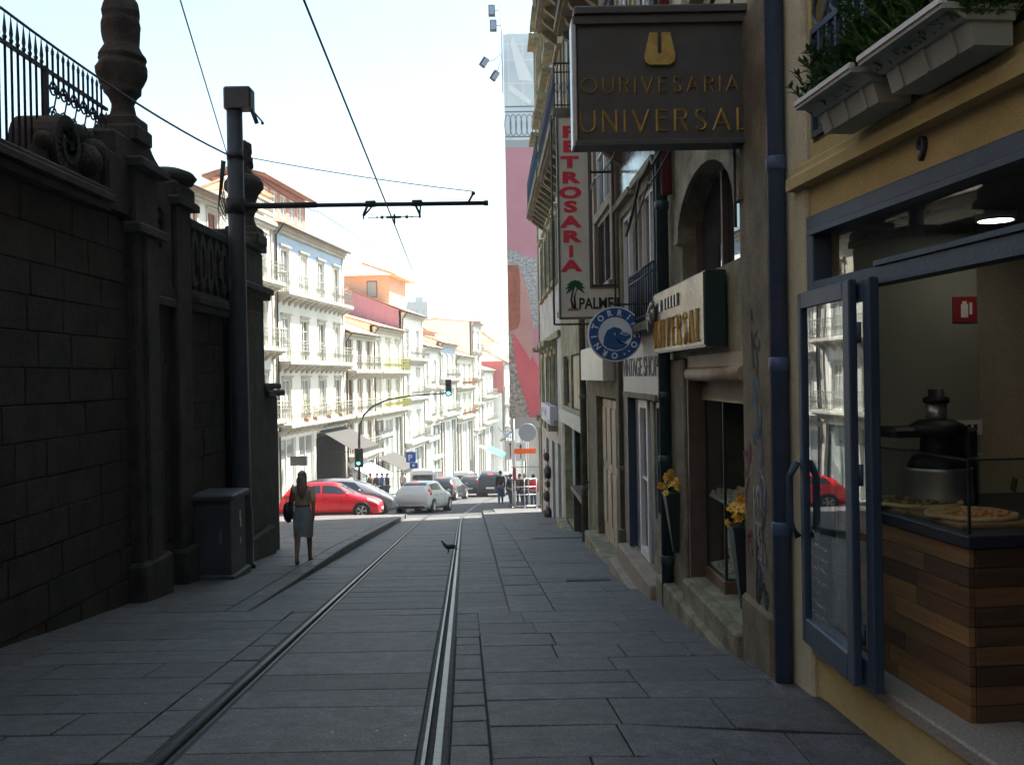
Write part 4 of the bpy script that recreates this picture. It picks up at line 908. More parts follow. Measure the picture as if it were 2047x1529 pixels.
# fire sign etc
fs = yframe('fire_extinguisher_sign', 'red square fire extinguisher sign on the white wall inside the pizza shop', 'sign', 6.495, 1.76, -1.08)
red_m = M('safety_red', (.28, .02, .02), rough=.5)
b = MB(); b.box(-.006, 0, -.085, .085, 0, .17); b.build('panel', red_m, fs); b = MB(); b.box(-.009, -.006, -.02, .03, .03, .12); b.box(-.009, -.006, -.01, .02, .12, .14); b.box(-.009, -.006, -.05, -.03, .05, .13); b.build('pictogram', wht_m, fs)
fs = yframe('notice_strip', 'small white notice with coloured icons on the wall behind the juicer', 'sign', 6.495, 1.0, -1.05)
b = MB(); b.box(-.005, 0, -.14, .14, 0, .1); b.build('panel', wht_m, fs); b = MB(); b.box(-.008, -.005, .08, .125, .02, .08); b.build('icon', red_m, fs)
for i in range(4): b = MB(); b.box(-.008, -.005, .03-.045*i, .055-.045*i, .03, .07); b.build('icon', num, fs)
tv = yframe('menu_screen', 'black switched-off menu screen hanging at the back of the pizza shop', 'screen', 7.6, 1.8, -2.0)
b = MB(); b.cbox(-.03, .03, -.5, .2, 0, .45, .01); b.build('screen_case', blk_m, tv)
# counter
cn = yframe('pizza_counter', 'shop counter clad in brown reclaimed wood planks with a dark top', 'counter', 4.95, -.36, -.15)
box('carcass', .03, 1.5, -1.9, -.03, 0, .9, dark_m, cn)
wood = [M('plank_wood_%s' % n, c1, c2, 5, .55, .35, 30, stretch=st_, var=.2, dirt=.5, dcol=(.03, .015, .008)) for n, c1, c2, st_ in (('mid', (.12, .062, .022), (.2, .105, .036), (.35, .35, 6)), ('dark', (.05, .026, .013), (.11, .055, .024), (.35, .35, 6)), ('light', (.18, .095, .03), (.28, .15, .048), (.35, .35, 6)))]
rows_ = 9; hh = .9/rows_; R_ = random.Random(11)
for i in range(rows_):
    z0, z1 = hh*i+.003, hh*(i+1)-.003
    cuts = [-.03, R_.uniform(.4, 1.1), 1.5]
    for a, c in zip(cuts, cuts[1:]):
        p = R_.uniform(0, .008); box('plank', a+.002, c-.002, -.03, p, z0, z1, wood[R_.choice([0, 0, 1, 2])], cn, .003)
    cuts = [-.032, -R_.uniform(.4, .9), -R_.uniform(1.1, 1.6), -1.9]
    for a, c in zip(cuts, cuts[1:]):
        p = R_.uniform(0, .006); box('plank', -.03-p, .03, c+.002, a-.002, z0, z1, wood[R_.choice([0, 1, 1, 0])], cn, .003)
box('counter_top', -.06, 1.52, -1.92, .02, .905, .965, M('counter_top_slate', (.02, .025, .035), rough=.4), cn, .006)
dg_ = yframe('glass_display_case', 'low clear glass case with black edges standing on the pizza counter', 'display case', 4.95, .607, -.17)
b = MB()
for z in (.37,): b.box(.0, 1.5, -.01, .0, z, z+.01); b.box(0, .01, -.75, 0, z, z+.01); b.box(0, .012, -.012, 0, 0, z)
b.build('edge_trim', blk_m, dg_)
b = MB(); b.quad((.005, -.005, 0), (1.5, -.005, 0), (1.5, -.005, .37), (.005, -.005, .37)); b.quad((.005, -.75, 0), (.005, -.005, 0), (.005, -.005, .37), (.005, -.75, .37)); b.quad((.005, -.3, .375), (1.5, -.3, .375), (1.5, -.005, .375), (.005, -.005, .375)); b.build('glass_panel', disp_m, dg_)
tg = yframe('price_tag', 'small kraft paper price tag clipped to the glass display case', 'tag', 5.1, .8, -.5); b = MB(); b.cbox(-.05, .05, -.004, 0, 0, .07, .002); o = b.build('card', M('kraft_paper', (.35, .25, .13)), tg); o.rotation_euler = (.1, .25, -.9)
crust = M('pizza_crust', (.5, .33, .15), (.62, .45, .24), 8, .8, .5, 40); cheese = M('pizza_topping', (.55, .1, .02), (.75, .55, .2), 30, .55, .5, 40); chees2 = M('pizza_dark_topping', (.08, .05, .02), (.4, .25, .1), 22, .6, .5, 40)
brd = M('wooden_board', (.25, .13, .05), (.35, .2, .09), 5, .6, stretch=(.3, 4, 4))
for k, (x, yy, r, l) in enumerate(((5.4, -.45, .24, 'round pizza with orange toppings nearest the glass front'), (5.93, -.42, .26, 'darker topped pizza further along the counter'))):
    bd = yframe('serving_board', ('wooden board under the orange topped pizza', 'wooden board under the darker pizza')[k], 'board', x, .607, yy); b = MB(); b.cbox(-.28, .28, -.2, .22, 0, .02, .006); b.build('board', brd, bd)
    pz = yframe('pizza', l, 'pizza', x, .628, yy)
    b = MB(); b.lathe([(r, .0), (r+.005, .012), (r-.012, .026), (r-.03, .014)], n=26); o = b.build('crust', crust, pz); shape_noise(o, .008, 12)
    b = MB(); b.lathe([(r-.02, .008), (r-.03, .017), (.01, .018)], n=26)
    for i in range(70): a, q = uni(0, 6.28), uni(0, r-.04); b.ball((q*math.cos(a), q*math.sin(a), .02), uni(.012, .03), 6, sc3=(1, 1, .6))
    b.build('topping', cheese if k == 0 else chees2, pz)
jc = yframe('juicer', 'tall black and steel juice extractor at the far end of the pizza counter', 'juicer', 6.05, .607, -.62); jc.scale = (1.05, 1.05, 1.05)
b = MB(); b.lathe([(.2, 0), (.2, .05), (.19, .2), (.2, .22)], n=24); b.build('steel_bowl', alu_m, jc)
b = MB(); b.lathe([(.17, .22), (.14, .28), (.1, .3), (.09, .4), (.16, .42), (.17, .46), (.1, .5)], n=20); b.cbox(-.06, .2, .02, .3, .4, .46, .02); b.build('motor_housing', blk_m, jc)
b = MB(); b.lathe([(.06, .48), (.06, .6)], n=16); b.build('feed_tube', alu_m, jc); b = MB(); b.lathe([(.075, .6), (.075, .63), (.045, .64), (.045, .68)], n=16); b.build('pusher', blk_m, jc)
b = MB(); b.cbox(-.08, .08, -.22, -.14, .0, .45, .02); b.build('pulp_container', blk_m, jc)
# upper window of the yellow building
grn = M('green_curtain', (.25, .3, .24), (.38, .42, .36), 3, .9, stretch=(8, 1, .2))
for h in UP:
    window(t, h[0], h[1], h[2], h[3], -.18, blue_m, 4, 2, ft=.09); 
b = MB(); b.box(2.9, 6.4, -.5, -.45, 2.9, 5.3); b.build('curtain', grn, t)
r_ = MB(); X0, X1 = 2.95, 6.38
for z in (2.96, 3.62, 3.86): r_.box(X0, X1, -.02, .02, z, z+.04)
n = 28
for i in range(n+1):
    x = X0+(X1-X0)*i/n; r_.box(x-.016, x+.016, -.016, .016, 2.96, 3.62)
    if i < n:
        xc = x+(X1-X0)/n/2; w2 = (X1-X0)/n/2
        r_.tube([(xc+w2*math.cos(a), 0, 3.4+.2*math.sin(a)) for a in [j*math.pi/8 for j in range(9)]], .012, 4)
        if i % 2 == 0: r_.tube([(x+w2*2+.1*math.cos(a), 0, 3.76+.1*math.sin(a)) for a in [j*math.pi/6 for j in range(13)]], .012, 4)
r_.build('railing', blue_m, t)
# window boxes
wbm = M('stone_white_planter', (.32, .36, .32), (.42, .46, .41), 3, .7, .1, 20, dirt=.3, dcol=(.25, .25, .22))
leafm = M('rosemary_green', (.03, .1, .015), (.07, .18, .03), 30, .6); leaf2 = M('fern_green', (.05, .14, .02), (.12, .26, .05), 30, .6)
for k, (xa, xb_, lab, pl) in enumerate(((4.95, 5.66, 'smaller white fluted window box at the far end of the yellow ledge', 'dense dark green needle-leaved plant in the far window box'), (4.1, 4.87, 'larger white fluted window box above the number 9', 'tall bushy fern-like plant in the larger window box'))):
    wb = yframe('window_box', lab, 'planter', (xa+xb_)/2, 2.80, .04, 'white window boxes on the yellow ledge')
    W = (xb_-xa)/2; zt = .17
    b = MB(); pr = [(.04, 0), (.24, 0), (.26, .02), (.3, .17), (.3, .185), (.33, .19), (.37, zt-.02), (.37, zt), (.34, zt), (.3, .2), (.24, .06), (.06, .06), (.04, zt)]
    b.prism([(y_, z_) for y_, z_ in [(.05, 0), (.22, 0), (.25, .1), (.05, .1)]], -W*.92, W*.92, 'x')
    b.prism([(.05, .1), (.27, .1), (.33, zt-.03), (.05, zt-.03)], -W*.97, W*.97, 'x'); b.cbox(-W, W, .03, .38, zt-.03, zt, .008)
    n = 3
    for i in range(n):
        x = -W*.6+W*1.2*i/(n-1)
        b.prism([(.21, 0.001), (.23, 0.001), (.262, .098), (.24, .098)], x-.012, x+.012, 'x')
    b.build('box', wbm, wb); box('rim', -W, W, .35, .39, zt-.01, zt+.02, wht_m, wb, .008)
    pt = yframe('window_box_plant', pl, 'plant', (xa+xb_)/2, 2.80+zt-.04, .21, 'plants in the window boxes')
    b = MB(); R_ = random.Random(5+k); hgt = .4 if k == 0 else .62
    for i in range(230 if k == 0 else 380):
        x, y_ = R_.uniform(-W*.95, W*.95), R_.uniform(-.13, .13); lean = Vector((R_.uniform(-.5, .5)+x/W*.4, R_.uniform(-.4, .45), 1)); L = hgt*R_.uniform(.45, 1)*(1-.25*abs(x/W)); P = []
        for j in range(6): u = j/5; P.append(Vector((x, y_, -.02))+lean*L*u+Vector((lean.x, lean.y, -.6))*L*.25*u*u)
        b.tube(P, [.005, .004, .004, .003, .003, .002], 3, 0, cap=False)
        for j in range(1, 6):
            for q in range(8):
                u = R_.random(); c = P[j-1].lerp(P[j], u); a = R_.uniform(0, 6.28); d = Vector((math.cos(a), math.sin(a), R_.uniform(.1, .9))).normalized(); l_ = R_.uniform(.04, .08); s_ = d.cross(Vector((0, 0, 1))).normalized()*.008
                b.add([c-s_, c+s_, c+d*l_*.6+s_, c+d*l_, c+d*l_*.6-s_], [(0, 1, 2, 3, 4)])
    put('foliage', b.mesh('foliage', leafm if k == 0 else leaf2, fix=False), pt)

# ================================================================ HANGING SIGNS (real boards square to the street)
SY = 7.55
tl = atY(1146, 24, SY); brr = atY(1499, 288, SY); x0, x1, z1, z0 = tl.x, brr.x, (tl.z+atY(1499, 18, SY).z)/2, (brr.z+atY(1146, 290, SY).z)/2
sg = thing('jeweller_sign', 'large dark brown hanging sign with gold letters OURIVESARIA UNIVERSAL', 'sign', (x0, SY, z0))
W, Hh = x1-x0, z1-z0; px = W/353
box('board', .02, W-.02, .02, .2, .03, Hh-.06, slate_m, sg, .008)
b = MB(); b.cbox(-.01, W+.01, -.02, .24, Hh-.1, Hh-.03, .012); b.cbox(.0, W, -.05, .26, Hh-.03, Hh+.03, .015); b.build('top_moulding', slate_m, sg)
b = MB(); b.cbox(0, W, -.02, .22, 0, .04, .01); b.build('bottom_moulding', slate_m, sg)
b = MB(); b.cbox(-.02, .02, -.01, .22, .0, Hh-.06, .008); b.build('edge_strip', alu_m, sg)
def zpx(y): return (288-y)*px
for word, xa, xb_, yt, yb, wg in (('OURIVESARIA', 1160, 1478, 151, 181, .016), ('UNIVERSAL', 1158, 1496, 218, 259, .023)):
    h = (yb-yt)*px; widths = [STW[c]*h*(1.05 if word[0] == 'O' else 1.1) for c in word]; tot = (xb_-xa)*px; gap = (tot-sum(widths))/(len(word)-1); x = (xa-1146)*px
    for c, w_ in zip(word, widths):
        b = stroke_letter(c, h, wg, .014, w_/max(STW[c]*h, 1e-3) if STW[c] else 1); b.build('letter', gold_m, sg, loc=(x, .018, zpx(yb))); x += w_+gap
b = MB(); ex = lambda X, Y: ((X-1146)*px, zpx(Y))
poly = [ex(*p) for p in ((1301, 63), (1314, 63), (1314, 105), (1322, 105), (1322, 63), (1341, 63), (1351, 108), (1349, 122), (1340, 128), (1300, 128), (1290, 122), (1288, 110))]
b.prism([poly[i] for i in (0, 1, 2, 10, 11)]+[], -.012, .018); b = MB()
L_ = [ex(*p) for p in ((1299, 63), (1315, 63), (1315, 128), (1298, 128), (1290, 122), (1288, 110))]; R__ = [ex(*p) for p in ((1323, 63), (1341, 63), (1351, 108), (1349, 121), (1340, 128), (1323, 128))]; Md = [ex(*p) for p in ((1315, 105), (1323, 105), (1323, 128), (1315, 128))]
for P in (L_, R__): b.prism(P, -.014, .018)
b.prism(Md, -.0135, .018); b.build('emblem', gold_m, sg)
b = MB()
for Y in (75, 246): b.box(W, W+.2, .09, .13, zpx(Y)-.02, zpx(Y)+.02); b.cbox(W+.12, W+.17, .06, .16, zpx(Y)-.05, zpx(Y)+.05, .01)
b.tube([(W, .1, zpx(160)), (W+.08, .1, zpx(185)), (W+.02, .12, zpx(240))], .012, 5); b.tube([(W+.02, .1, zpx(60)), (W+.05, .06, zpx(150)), (W+.1, .1, zpx(230))], .01, 5); b.build('bracket', blk_m, sg)
# petrosaria
SY = 14.9; tl = atY(1115, 234, SY); bb = atY(1241, 632, SY); x0, z0 = tl.x, bb.z; px = SY/F
sg = thing('vertical_shop_sign', 'tall cream sign with red letters PETROSARIA and a palm tree', 'sign', (x0, SY, z0))
W = 58*px; Hh = 398*px; cr_ = M('sign_cream', (.68, .62, .47), (.76, .7, .55), 2, .6, dirt=.3, dcol=(.35, .3, .2))
b = MB(); b.box(0, W, 0, .14, 0, Hh); b.box(W, 126*px, 0, .14, 0, 56*px); b.build('panel', cr_, sg)
fm = M('sign_grey_frame', (.12, .1, .09), rough=.5); b = MB(); e = .03
for (a, c, d, g) in ((-e, 0, 0, Hh), (-e, W+e, Hh, Hh+e), (W, W+e, 56*px, Hh), (W+e, 126*px+e, 56*px, 56*px+e), (126*px, 126*px+e, 0, 56*px), (-e, 126*px+e, -e, 0)): b.box(a, c, -.015, .155, d, g)
b.tube([(-.1, .2, -.1), (-.1, .2, Hh+.08), (W, .2, Hh+.08)], .018, 6); b.tube([(-.1, .2, -.1), (.9, .2, -.1)], .018, 6); b.build('frame', fm, sg)
rl_ = M('sign_red_letter', (.75, .02, .045), rough=.5)
for i, (c, Y) in enumerate(zip('PETROSARIA', (262, 291, 322, 353, 383, 411, 441, 470, 500, 529))):
    text(c, 30*px, (W*.38, -.004, (632-Y)*px-.085), rl_, sg, '-y', .004, .012, 1.8 if c != 'I' else 1.3)
text('PALMEIRA', 31*px, (88*px, -.004, 16*px), M('sign_black_letter', (.02, .02, .02)), sg, '-y', .004, .006, .76)
pg = M('palm_print_green', (.01, .12, .05)); pk = M('palm_print_trunk', (.03, .02, .01)); pn = M('palm_print_sand', (.5, .22, .08))
b = MB(); b.tube([(24*px, -.004, 18*px), (20*px, -.004, 35*px), (26*px, -.004, 60*px)], [.022, .016, .012], 6); b.tube([(28*px, -.004, 16*px), (27*px, -.004, 40*px), (33*px, -.004, 58*px)], [.02, .014, .01], 6); b.build('palm_trunk', pk, sg)
b = MB()
for a in range(9):
    an = a*math.pi*1.25/8-math.pi*.12; c0 = Vector((29*px, 0, 60*px)); d = Vector((math.cos(an), 0, math.sin(an))); s_ = Vector((-d.z, 0, d.x))
    tip = c0+d*21*px+Vector((0, 0, -7*px)); md_ = c0+d*12*px
    b.add([(c0.x, -.005, c0.z), (md_.x+s_.x*.03, -.005, md_.z+s_.z*.03), (tip.x, -.005, tip.z), (md_.x-s_.x*.03, -.005, md_.z-s_.z*.03)], [(0, 1, 2, 3)])
b.build('palm_fronds', pg, sg); b = MB(); b.prism([(12*px, 12*px), (38*px, 12*px), (34*px, 18*px), (16*px, 18*px)], -.003, 0); b.build('sand', pn, sg)
b = MB(); b.tube([(W+.02, .08, 56*px+.05), (1.0, .08, 56*px+.05)], .02, 6); b.tube([(.3, .1, Hh*.73), (1.02, .1, Hh*.73)], .02, 6); b.build('bracket', blk_m, sg)
# round sign
SY = 12.5; c = atY(1230, 668, SY); r = 55*SY/F
sg = thing('round_shop_sign', 'round navy and white sign lettered ORNITORRINCO with a platypus head', 'sign', tuple(c))
navy = M('sign_navy', (.016, .1, .27), rough=.4); wl_ = M('sign_white', (.78, .8, .8), rough=.5)
b = MB(); b.lathe([(r, .0), (r, .08)], n=48, ax='y', sm=False); b.build('disc', wl_, sg)
def ring(b, r0, r1, y, n=48):
    for i in range(n):
        a, d = 2*math.pi*i/n, 2*math.pi*(i+1)/n
        b.quad((r0*math.cos(a), y, r0*math.sin(a)), (r1*math.cos(a), y, r1*math.sin(a)), (r1*math.cos(d), y, r1*math.sin(d)), (r0*math.cos(d), y, r0*math.sin(d)))
b = MB(); ring(b, r*.62, r*.95, -.003); b.build('navy_ring', navy, sg)
for i, ch in enumerate('ORNITORRINCO'):
    an = math.radians(-93-27*i); me = text_mesh(ch, r*.3, .002, .004, .95).copy(); me.materials.append(wl_)
    o = put('lettering', me, sg); rad = r*.68
    o.matrix_local = Matrix.Translation((rad*math.cos(an), -.006, rad*math.sin(an))) @ Matrix.Rotation(-(an-math.pi/2), 4, 'Y') @ Matrix.Rotation(math.pi/2, 4, 'X')
b = MB()
for an in (-52, -66): b.ball((r*.79*math.cos(math.radians(an)), -.004, r*.79*math.sin(math.radians(an))), r*.035, 8, sc3=(1, .3, 1))
b.build('dots', wl_, sg)
b = MB(); P = [(-.45, -.38), (-.3, -.52), (0, -.6), (.3, -.53), (.45, -.4), (.2, -.36), (.12, -.22), (.35, -.3), (.58, -.12), (.55, 0), (.3, .06), (.2, .2), (-.05, .27), (-.3, .15), (-.42, -.1)]
cen = (0, -.15); n = len(P)
b.add([(cen[0]*r, -.005, cen[1]*r)]+[(p[0]*r*.98, -.005, p[1]*r*.98) for p in P], [(0, i+1, (i+1) % n+1) for i in range(n)]); b.build('animal_emblem', navy, sg)
b = MB(); b.tube([(.5*r*p[0], -.006, .5*r*p[1]) for p in ((.35, .05), (.6, .2), (.95, .22), (1.15, .05), (.8, -.1), (.35, .05))], .006, 4); b.ball((-.02*r, -.006, .0*r), r*.045, 8, sc3=(.7, .2, 1.2)); b.build('emblem_outline', wl_, sg)
b = MB(); b.tube([(r*.2, .04, r*.9), (r*.2, .04, r+.03), (1.8-c.x, .04, r+.03)], .014, 6); b.tube([(-r*.2, .04, r*.9), (-r*.2, .04, r+.03), (r*.2, .04, r+.03)], .014, 6); b.build('bracket', blk_m, sg)
# tall cone pots with yellow flowers
potm = M('dark_zinc_pot', (.012, .018, .02), (.025, .032, .036), 3, .4, .1, 20); pet = M('yellow_petal', (.75, .48, .04), (.85, .65, .15), 20, .6, var=.15); pet2 = M('orange_petal', (.7, .25, .02), (.8, .4, .05), 20, .6, var=.15)
for k, (pxx, ytop, ybot, u, lab) in enumerate(((1350, 985, 1100, 10.5, 'behind the dark green drainpipe'), (1487, 1050, 1210, 8.0, 'by the jewellery shop step'))):
    Yd = u-.1 if k == 0 else 7.9
    pt_ = atY(pxx, ytop, Yd); pbm = atY(pxx+8, ybot, Yd); hgt = pt_.z-pbm.z
    tp = thing('cone_pot', 'tall black tapered pot '+lab, 'pot', (pt_.x, Yd, pbm.z), 0, 'tall black tapered pots'); wt = .12 if k == 0 else .11
    b = MB(); q = .035; b.hexa([(-q, -q, 0), (q, -q, 0), (q, q, 0), (-q, q, 0)], [(-wt, -wt, hgt), (wt, -wt, hgt), (wt, wt, hgt), (-wt, wt, hgt)]); b.build('pot_body', potm, tp); box('pot_rim', -wt-.006, wt+.006, -wt-.006, wt+.006, hgt-.02, hgt+.003, potm, tp, .003)
    b = MB(); b.tube([(0, 0, 0), (0, 0, -.02)], .04, 8)
    b.tube([(.0, wt*.6, hgt*.6), (.25, wt*.6, hgt*.6)], .01, 5); b.build('wall_hook', blk_m, tp)
    fl = thing('flower_bunch', 'bunch of yellow and orange daffodil flowers in the black pot '+lab, 'flowers', (pt_.x, Yd, pt_.z), 0, 'flower bunches in tall black pots')
    b = MB(); pm_ = MB()
    for j in range(6):
        a = j*math.pi/3; d = Vector((math.cos(a), math.sin(a), .25)); s_ = Vector((-math.sin(a), math.cos(a), 0))*.011
        b.add([(0, 0, 0), tuple(d*.02+s_), tuple(d*.036), tuple(d*.02-s_)], [(0, 1, 2, 3)])
    b.lathe([(.008, .0), (.013, .018), (.009, .016)], n=8, mi=1); bm_ = b.mesh('blossom', [pet, pet2], fix=False)
    b.mi = [1-m_ for m_ in b.mi]; bm2 = b.mesh('blossom', [pet, pet2], fix=False)
    R_ = random.Random(k+3); st = MB()
    for i in range(26):
        a, q = R_.uniform(0, 6.28), R_.uniform(0, .17)**1; p = Vector((q*math.cos(a)-.05, q*math.sin(a)-.02, R_.uniform(.02, .2)-q*.5+.04)); o = put('blossom', bm_ if R_.random() < .7 else bm2, fl, loc=tuple(p)); o.rotation_euler = (R_.uniform(.5, 1.6), R_.uniform(-.6, .6), R_.uniform(-1.3, 1.0)); s_ = R_.uniform(1.0, 1.5); o.scale = (s_, s_, s_); st.tube([(0, 0, -.03), tuple(p)], .003, 3)
    st.build('stems', leaf2, fl)
pt = thing('hanging_plant', 'small dark green plant on the wall under the palm tree sign', 'plant', (2.02-.022*15.6-.15, 15.6, 2.0)); b = MB(); R_ = random.Random(3)
for i in range(140):
    d = Vector((R_.gauss(0, 1), R_.gauss(0, 1), R_.gauss(0, 1))).normalized(); c = d*R_.uniform(.02, .2); s_ = d.cross(Vector((.3, .2, 1))).normalized()*.02; b.add([c-s_, c+s_, c+d*.07], [(0, 1, 2)])
put('foliage', b.mesh('foliage', leafm, fix=False), pt)

# ================================================================ THE STREET BEHIND AND BESIDE THE VIEWPOINT
def plain_house(label, x0, x1, y0, y1, z0, z1, m, face, cols, group='buildings round the upper street'):
    """face '+x' or '-x' or '+y': the windowed front"""
    L = (y1-y0) if face != '+y' else (x1-x0); org = {'+x': (x1, y1), '-x': (x0, y0), '+y': (x1, y1)}[face]; rz = {'+x': -math.pi/2, '-x': math.pi/2, '+y': 0}[face]
    if face == '+y': org = (x0, y1)
    t = thing('street_house', label, 'building', (org[0], org[1], z0), rz, group); ZB[t.name] = z0; D = (x1-x0) if face != '+y' else (y1-y0)
    hs = []; cw = L/cols; z = z0+4
    while z+2.6 < z1: hs += [(cw*(i+.5)-.6, cw*(i+.5)+.6, z, z+2.2) for i in range(cols)]; z += 3.7
    b = MB(); wallmb(b, 0, L, z0-.5, z1, hs, .25); shell(b, 0, L, -D, 0, z0-.5, z1); b.build('wall', m, t)
    for h in hs: window(t, *h, -.15, wht_m, 2, 3)
    for h in hs: surr(t, h, stone2_m, .15, .04)
plain_house('pink plastered building above the dark wall, seen only as a reflection', -17, -8.2, -26, 14.2, 2.3, 14.5, pkb, '+x', 9)
plain_house('unseen brown stone building added behind the viewpoint on the right to block sky light', 2.75, 11, -34, -3.2, .3, 22, stone2_m, '-x', 7)  # added out of view to cut the sky light falling into the street
plain_house('unseen stone building added across the street behind the viewpoint to block sky light', -17, 11, -44, -35, 3, 24, stone2_m, '+y', 7)  # unseen end of the street, added to hold back skylight
# ================================================================ FAR SUNLIT ROW
KR_ = math.sqrt(1+.0121); A_L = -(math.pi/2+math.atan(.11))
def tiles(b, x0, x1, ya, za, yb, zb, mi=0, st=.24):
    n = max(2, int((x1-x0)/st)); v = []
    m = 4*n
    for j, (y, z) in enumerate(((ya, za), (yb, zb))):
        for i in range(m+1): v.append((x0+(x1-x0)*i/m, y, z+.05*(1, .35, -.4, .35)[i % 4]))
    b.add(v, [(i, i+1, m+2+i, m+1+i) for i in range(m)], mi)
    b.quad((x0, ya, za-.06), (x1, ya, za-.06), (x1, yb, zb-.06), (x0, yb, zb-.06), mi)
def hiproof(par, x0, x1, y0, y1, z, h, m=None, ov=.35, name='roof'):
    b = MB(); cx0, cx1 = x0+(y1-y0)*.35, x1-(y1-y0)*.35; cy = (y0+y1)/2
    if cx1 < cx0: cx0 = cx1 = (x0+x1)/2
    X0, X1, Y0, Y1 = x0-ov, x1+ov, y0-ov, y1+ov; A, B = (cx0, cy, z+h), (cx1, cy, z+h)
    b.add([(X0, Y0, z), (X1, Y0, z), (X1, Y1, z), (X0, Y1, z), A, B], [(0, 1, 5, 4), (2, 3, 4, 5), (1, 2, 5), (3, 0, 4), (0, 3, 2, 1)])
    for p, q in (((X0, Y1), A), ((X1, Y1), B), ((X0, Y0), A), ((X1, Y0), B)): b.tube([(p[0], p[1], z+.02), (q[0], q[1], q[2]+.02)], .09, 5)
    b.tube([A, B], .1, 5); return b.build(name, m or tile_m, par)
_doors = [M('green_shutter', (.05, .12, .08)), M('white_shutter', (.7, .7, .68)), M('brown_shutter', (.18, .09, .05))]
def house(label, Y0, Y1, wm, slabs, eave, cols, rh=1.6, frm=None, shop=None, frieze=None, arch=False, side=None, roof=True, cont=True, rm=None, parapet=False, off=0, depth=9, rail=None, wh=2.35, name='house'):
    zb = gz(0, Y1)-.1; W = (Y1-Y0)*KR_
    t = thing(name, label, 'house', (ROWX(Y1)+off, Y1, zb), A_L, 'houses of the sunlit row'); ZB[t.name] = zb
    gzn = gz(0, Y0); base = min(gz(0, Y1), gzn)-.3; frm = frm or wht_m
    holes = []; cw = W/cols; ww = min(1.25, cw*.46)
    lv = list(slabs)
    for z in lv:
        for c in range(cols):
            x = cw*(c+.5); top = min(z+wh, eave-.35); 
            if top-z > .9: holes.append((x-ww/2, x+ww/2, z+.02, top))
    ztop = eave-.35
    low = min(lv); sh_top = low-.75; sx = []
    n = max(2, int(W/3)); sw = W/n
    for i in range(n): sx.append((sw*i+.25, sw*(i+1)-.25, gz(0, Y1)+.2, max(sh_top, gz(0, Y1)+2.4)))
    b = MB(); wallmb(b, 0, W, base, eave, holes+sx, .22); b.build('wall', wm, t)
    b = MB(); shell(b, 0, W, -depth, -.22, base, eave); b.build('side_wall', side or wm, t)
    RW = random.Random(int(Y0*10))
    for i, h in enumerate(holes):
        window(t, *h, -.12, frm, 2, (4 if RW.random() < .7 else 2) if not arch else 3, pm=RW.choice(pane_kinds), arch=arch and (h[3]-h[2]) > 1.8)
    for h in holes: surr(t, h, granf_m, .13, .04, False)
    b = MB()
    for x in (0, W-.3): b.box(x, x+.3, 0, .07, base, eave-.3)
    b.cbox(-.0, W, .0, .3, eave-.32, eave-.12, .02); b.cbox(0, W, 0, .2, eave-.5, eave-.34, .02)
    b.cbox(0, W, 0, .14, sh_top+.15, sh_top+.4, .02); b.build('cornice', granf_m, t)
    if frieze: box('frieze', .35, W-.35, .0, .03, eave-1.25, eave-.52, frieze, t)
    for i, h in enumerate(sx):
        window(t, h[0], h[1], h[2], h[3], -.15, shop or _doors[i % 3], 2, 1, pm=panefar_m, ft=.1, name='shopfront')
    for z in lv:
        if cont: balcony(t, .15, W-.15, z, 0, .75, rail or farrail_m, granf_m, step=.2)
        else:
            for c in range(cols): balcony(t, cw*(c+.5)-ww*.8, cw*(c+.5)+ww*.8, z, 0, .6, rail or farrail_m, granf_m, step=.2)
    if roof:
        b = MB(); ry = -depth*.5; tiles(b, -.1, W+.1, .5, eave-.1, ry, eave+rh); tiles(b, -.1, W+.1, -depth, eave-.1, ry, eave+rh)
        b.tube([(-.1, ry, eave+rh+.05), (W+.1, ry, eave+rh+.05)], .12, 6); b.build('roof', rm or tile_m, t)
        b = MB()
        for x in (.0, W): b = MB(); b.add([(x, 0, eave), (x, -depth, eave), (x, ry, eave+rh-.05)], [(0, 1, 2)]); b.build('gable', side or wm, t)
        b = MB(); b.tube([(0, .55, eave-.12), (W, .55, eave-.12)], .06, 6); b.tube([(W-.1, .5, eave-.14), (W-.1, .1, eave-.7), (W-.1, .1, base)], .05, 6); b.build('gutter', blk_m, t)
    return t, W
def awning(par, x0, x1, z, out, drop, m, lab=None):
    b = MB(); y0, y1 = .08, out; n = 8
    b.add([(x0, y0, z), (x1, y0, z), (x1, y1, z-drop), (x0, y1, z-drop)], [(0, 1, 2, 3)]); b.add([(x0, y0, z-.02), (x1, y0, z-.02), (x1, y1, z-drop-.02), (x0, y1, z-drop-.02)], [(0, 1, 2, 3)])
    b.box(x0, x1, y1-.01, y1+.02, z-drop-.25, z-drop); b.tube([(x0, y1, z-drop), (x1, y1, z-drop)], .03, 5); b.tube([(x0+.05, .1, z-drop-.1), (x0+.05, y1, z-drop)], .02, 4); b.tube([(x1-.05, .1, z-drop-.1), (x1-.05, y1, z-drop)], .02, 4)
    return b.build('awning', m, par, label=lab)
def fascia(par, W, Yx, z, s, m, fm, size=.5):
    box('shop_fascia', Yx[0], Yx[1], .1, .2, z, z+.65, fm, par); 
    if s: text(s, size, ((Yx[0]+Yx[1])/2, .204, z+.15), m, par, '+y', .01)
pane_kinds = [panefar_m, panefar_m, M('drawn_white_curtain', (.6, .6, .57), rough=.8), glass('dark_open_window', opaque=1, base=(.03, .03, .03), ior=1.5), glass('half_lit_window', opaque=1, base=(.16, .17, .17), ior=1.5), M('drawn_cream_blind', (.62, .55, .42), rough=.8)]  # pane tones and curtains picked at random per window
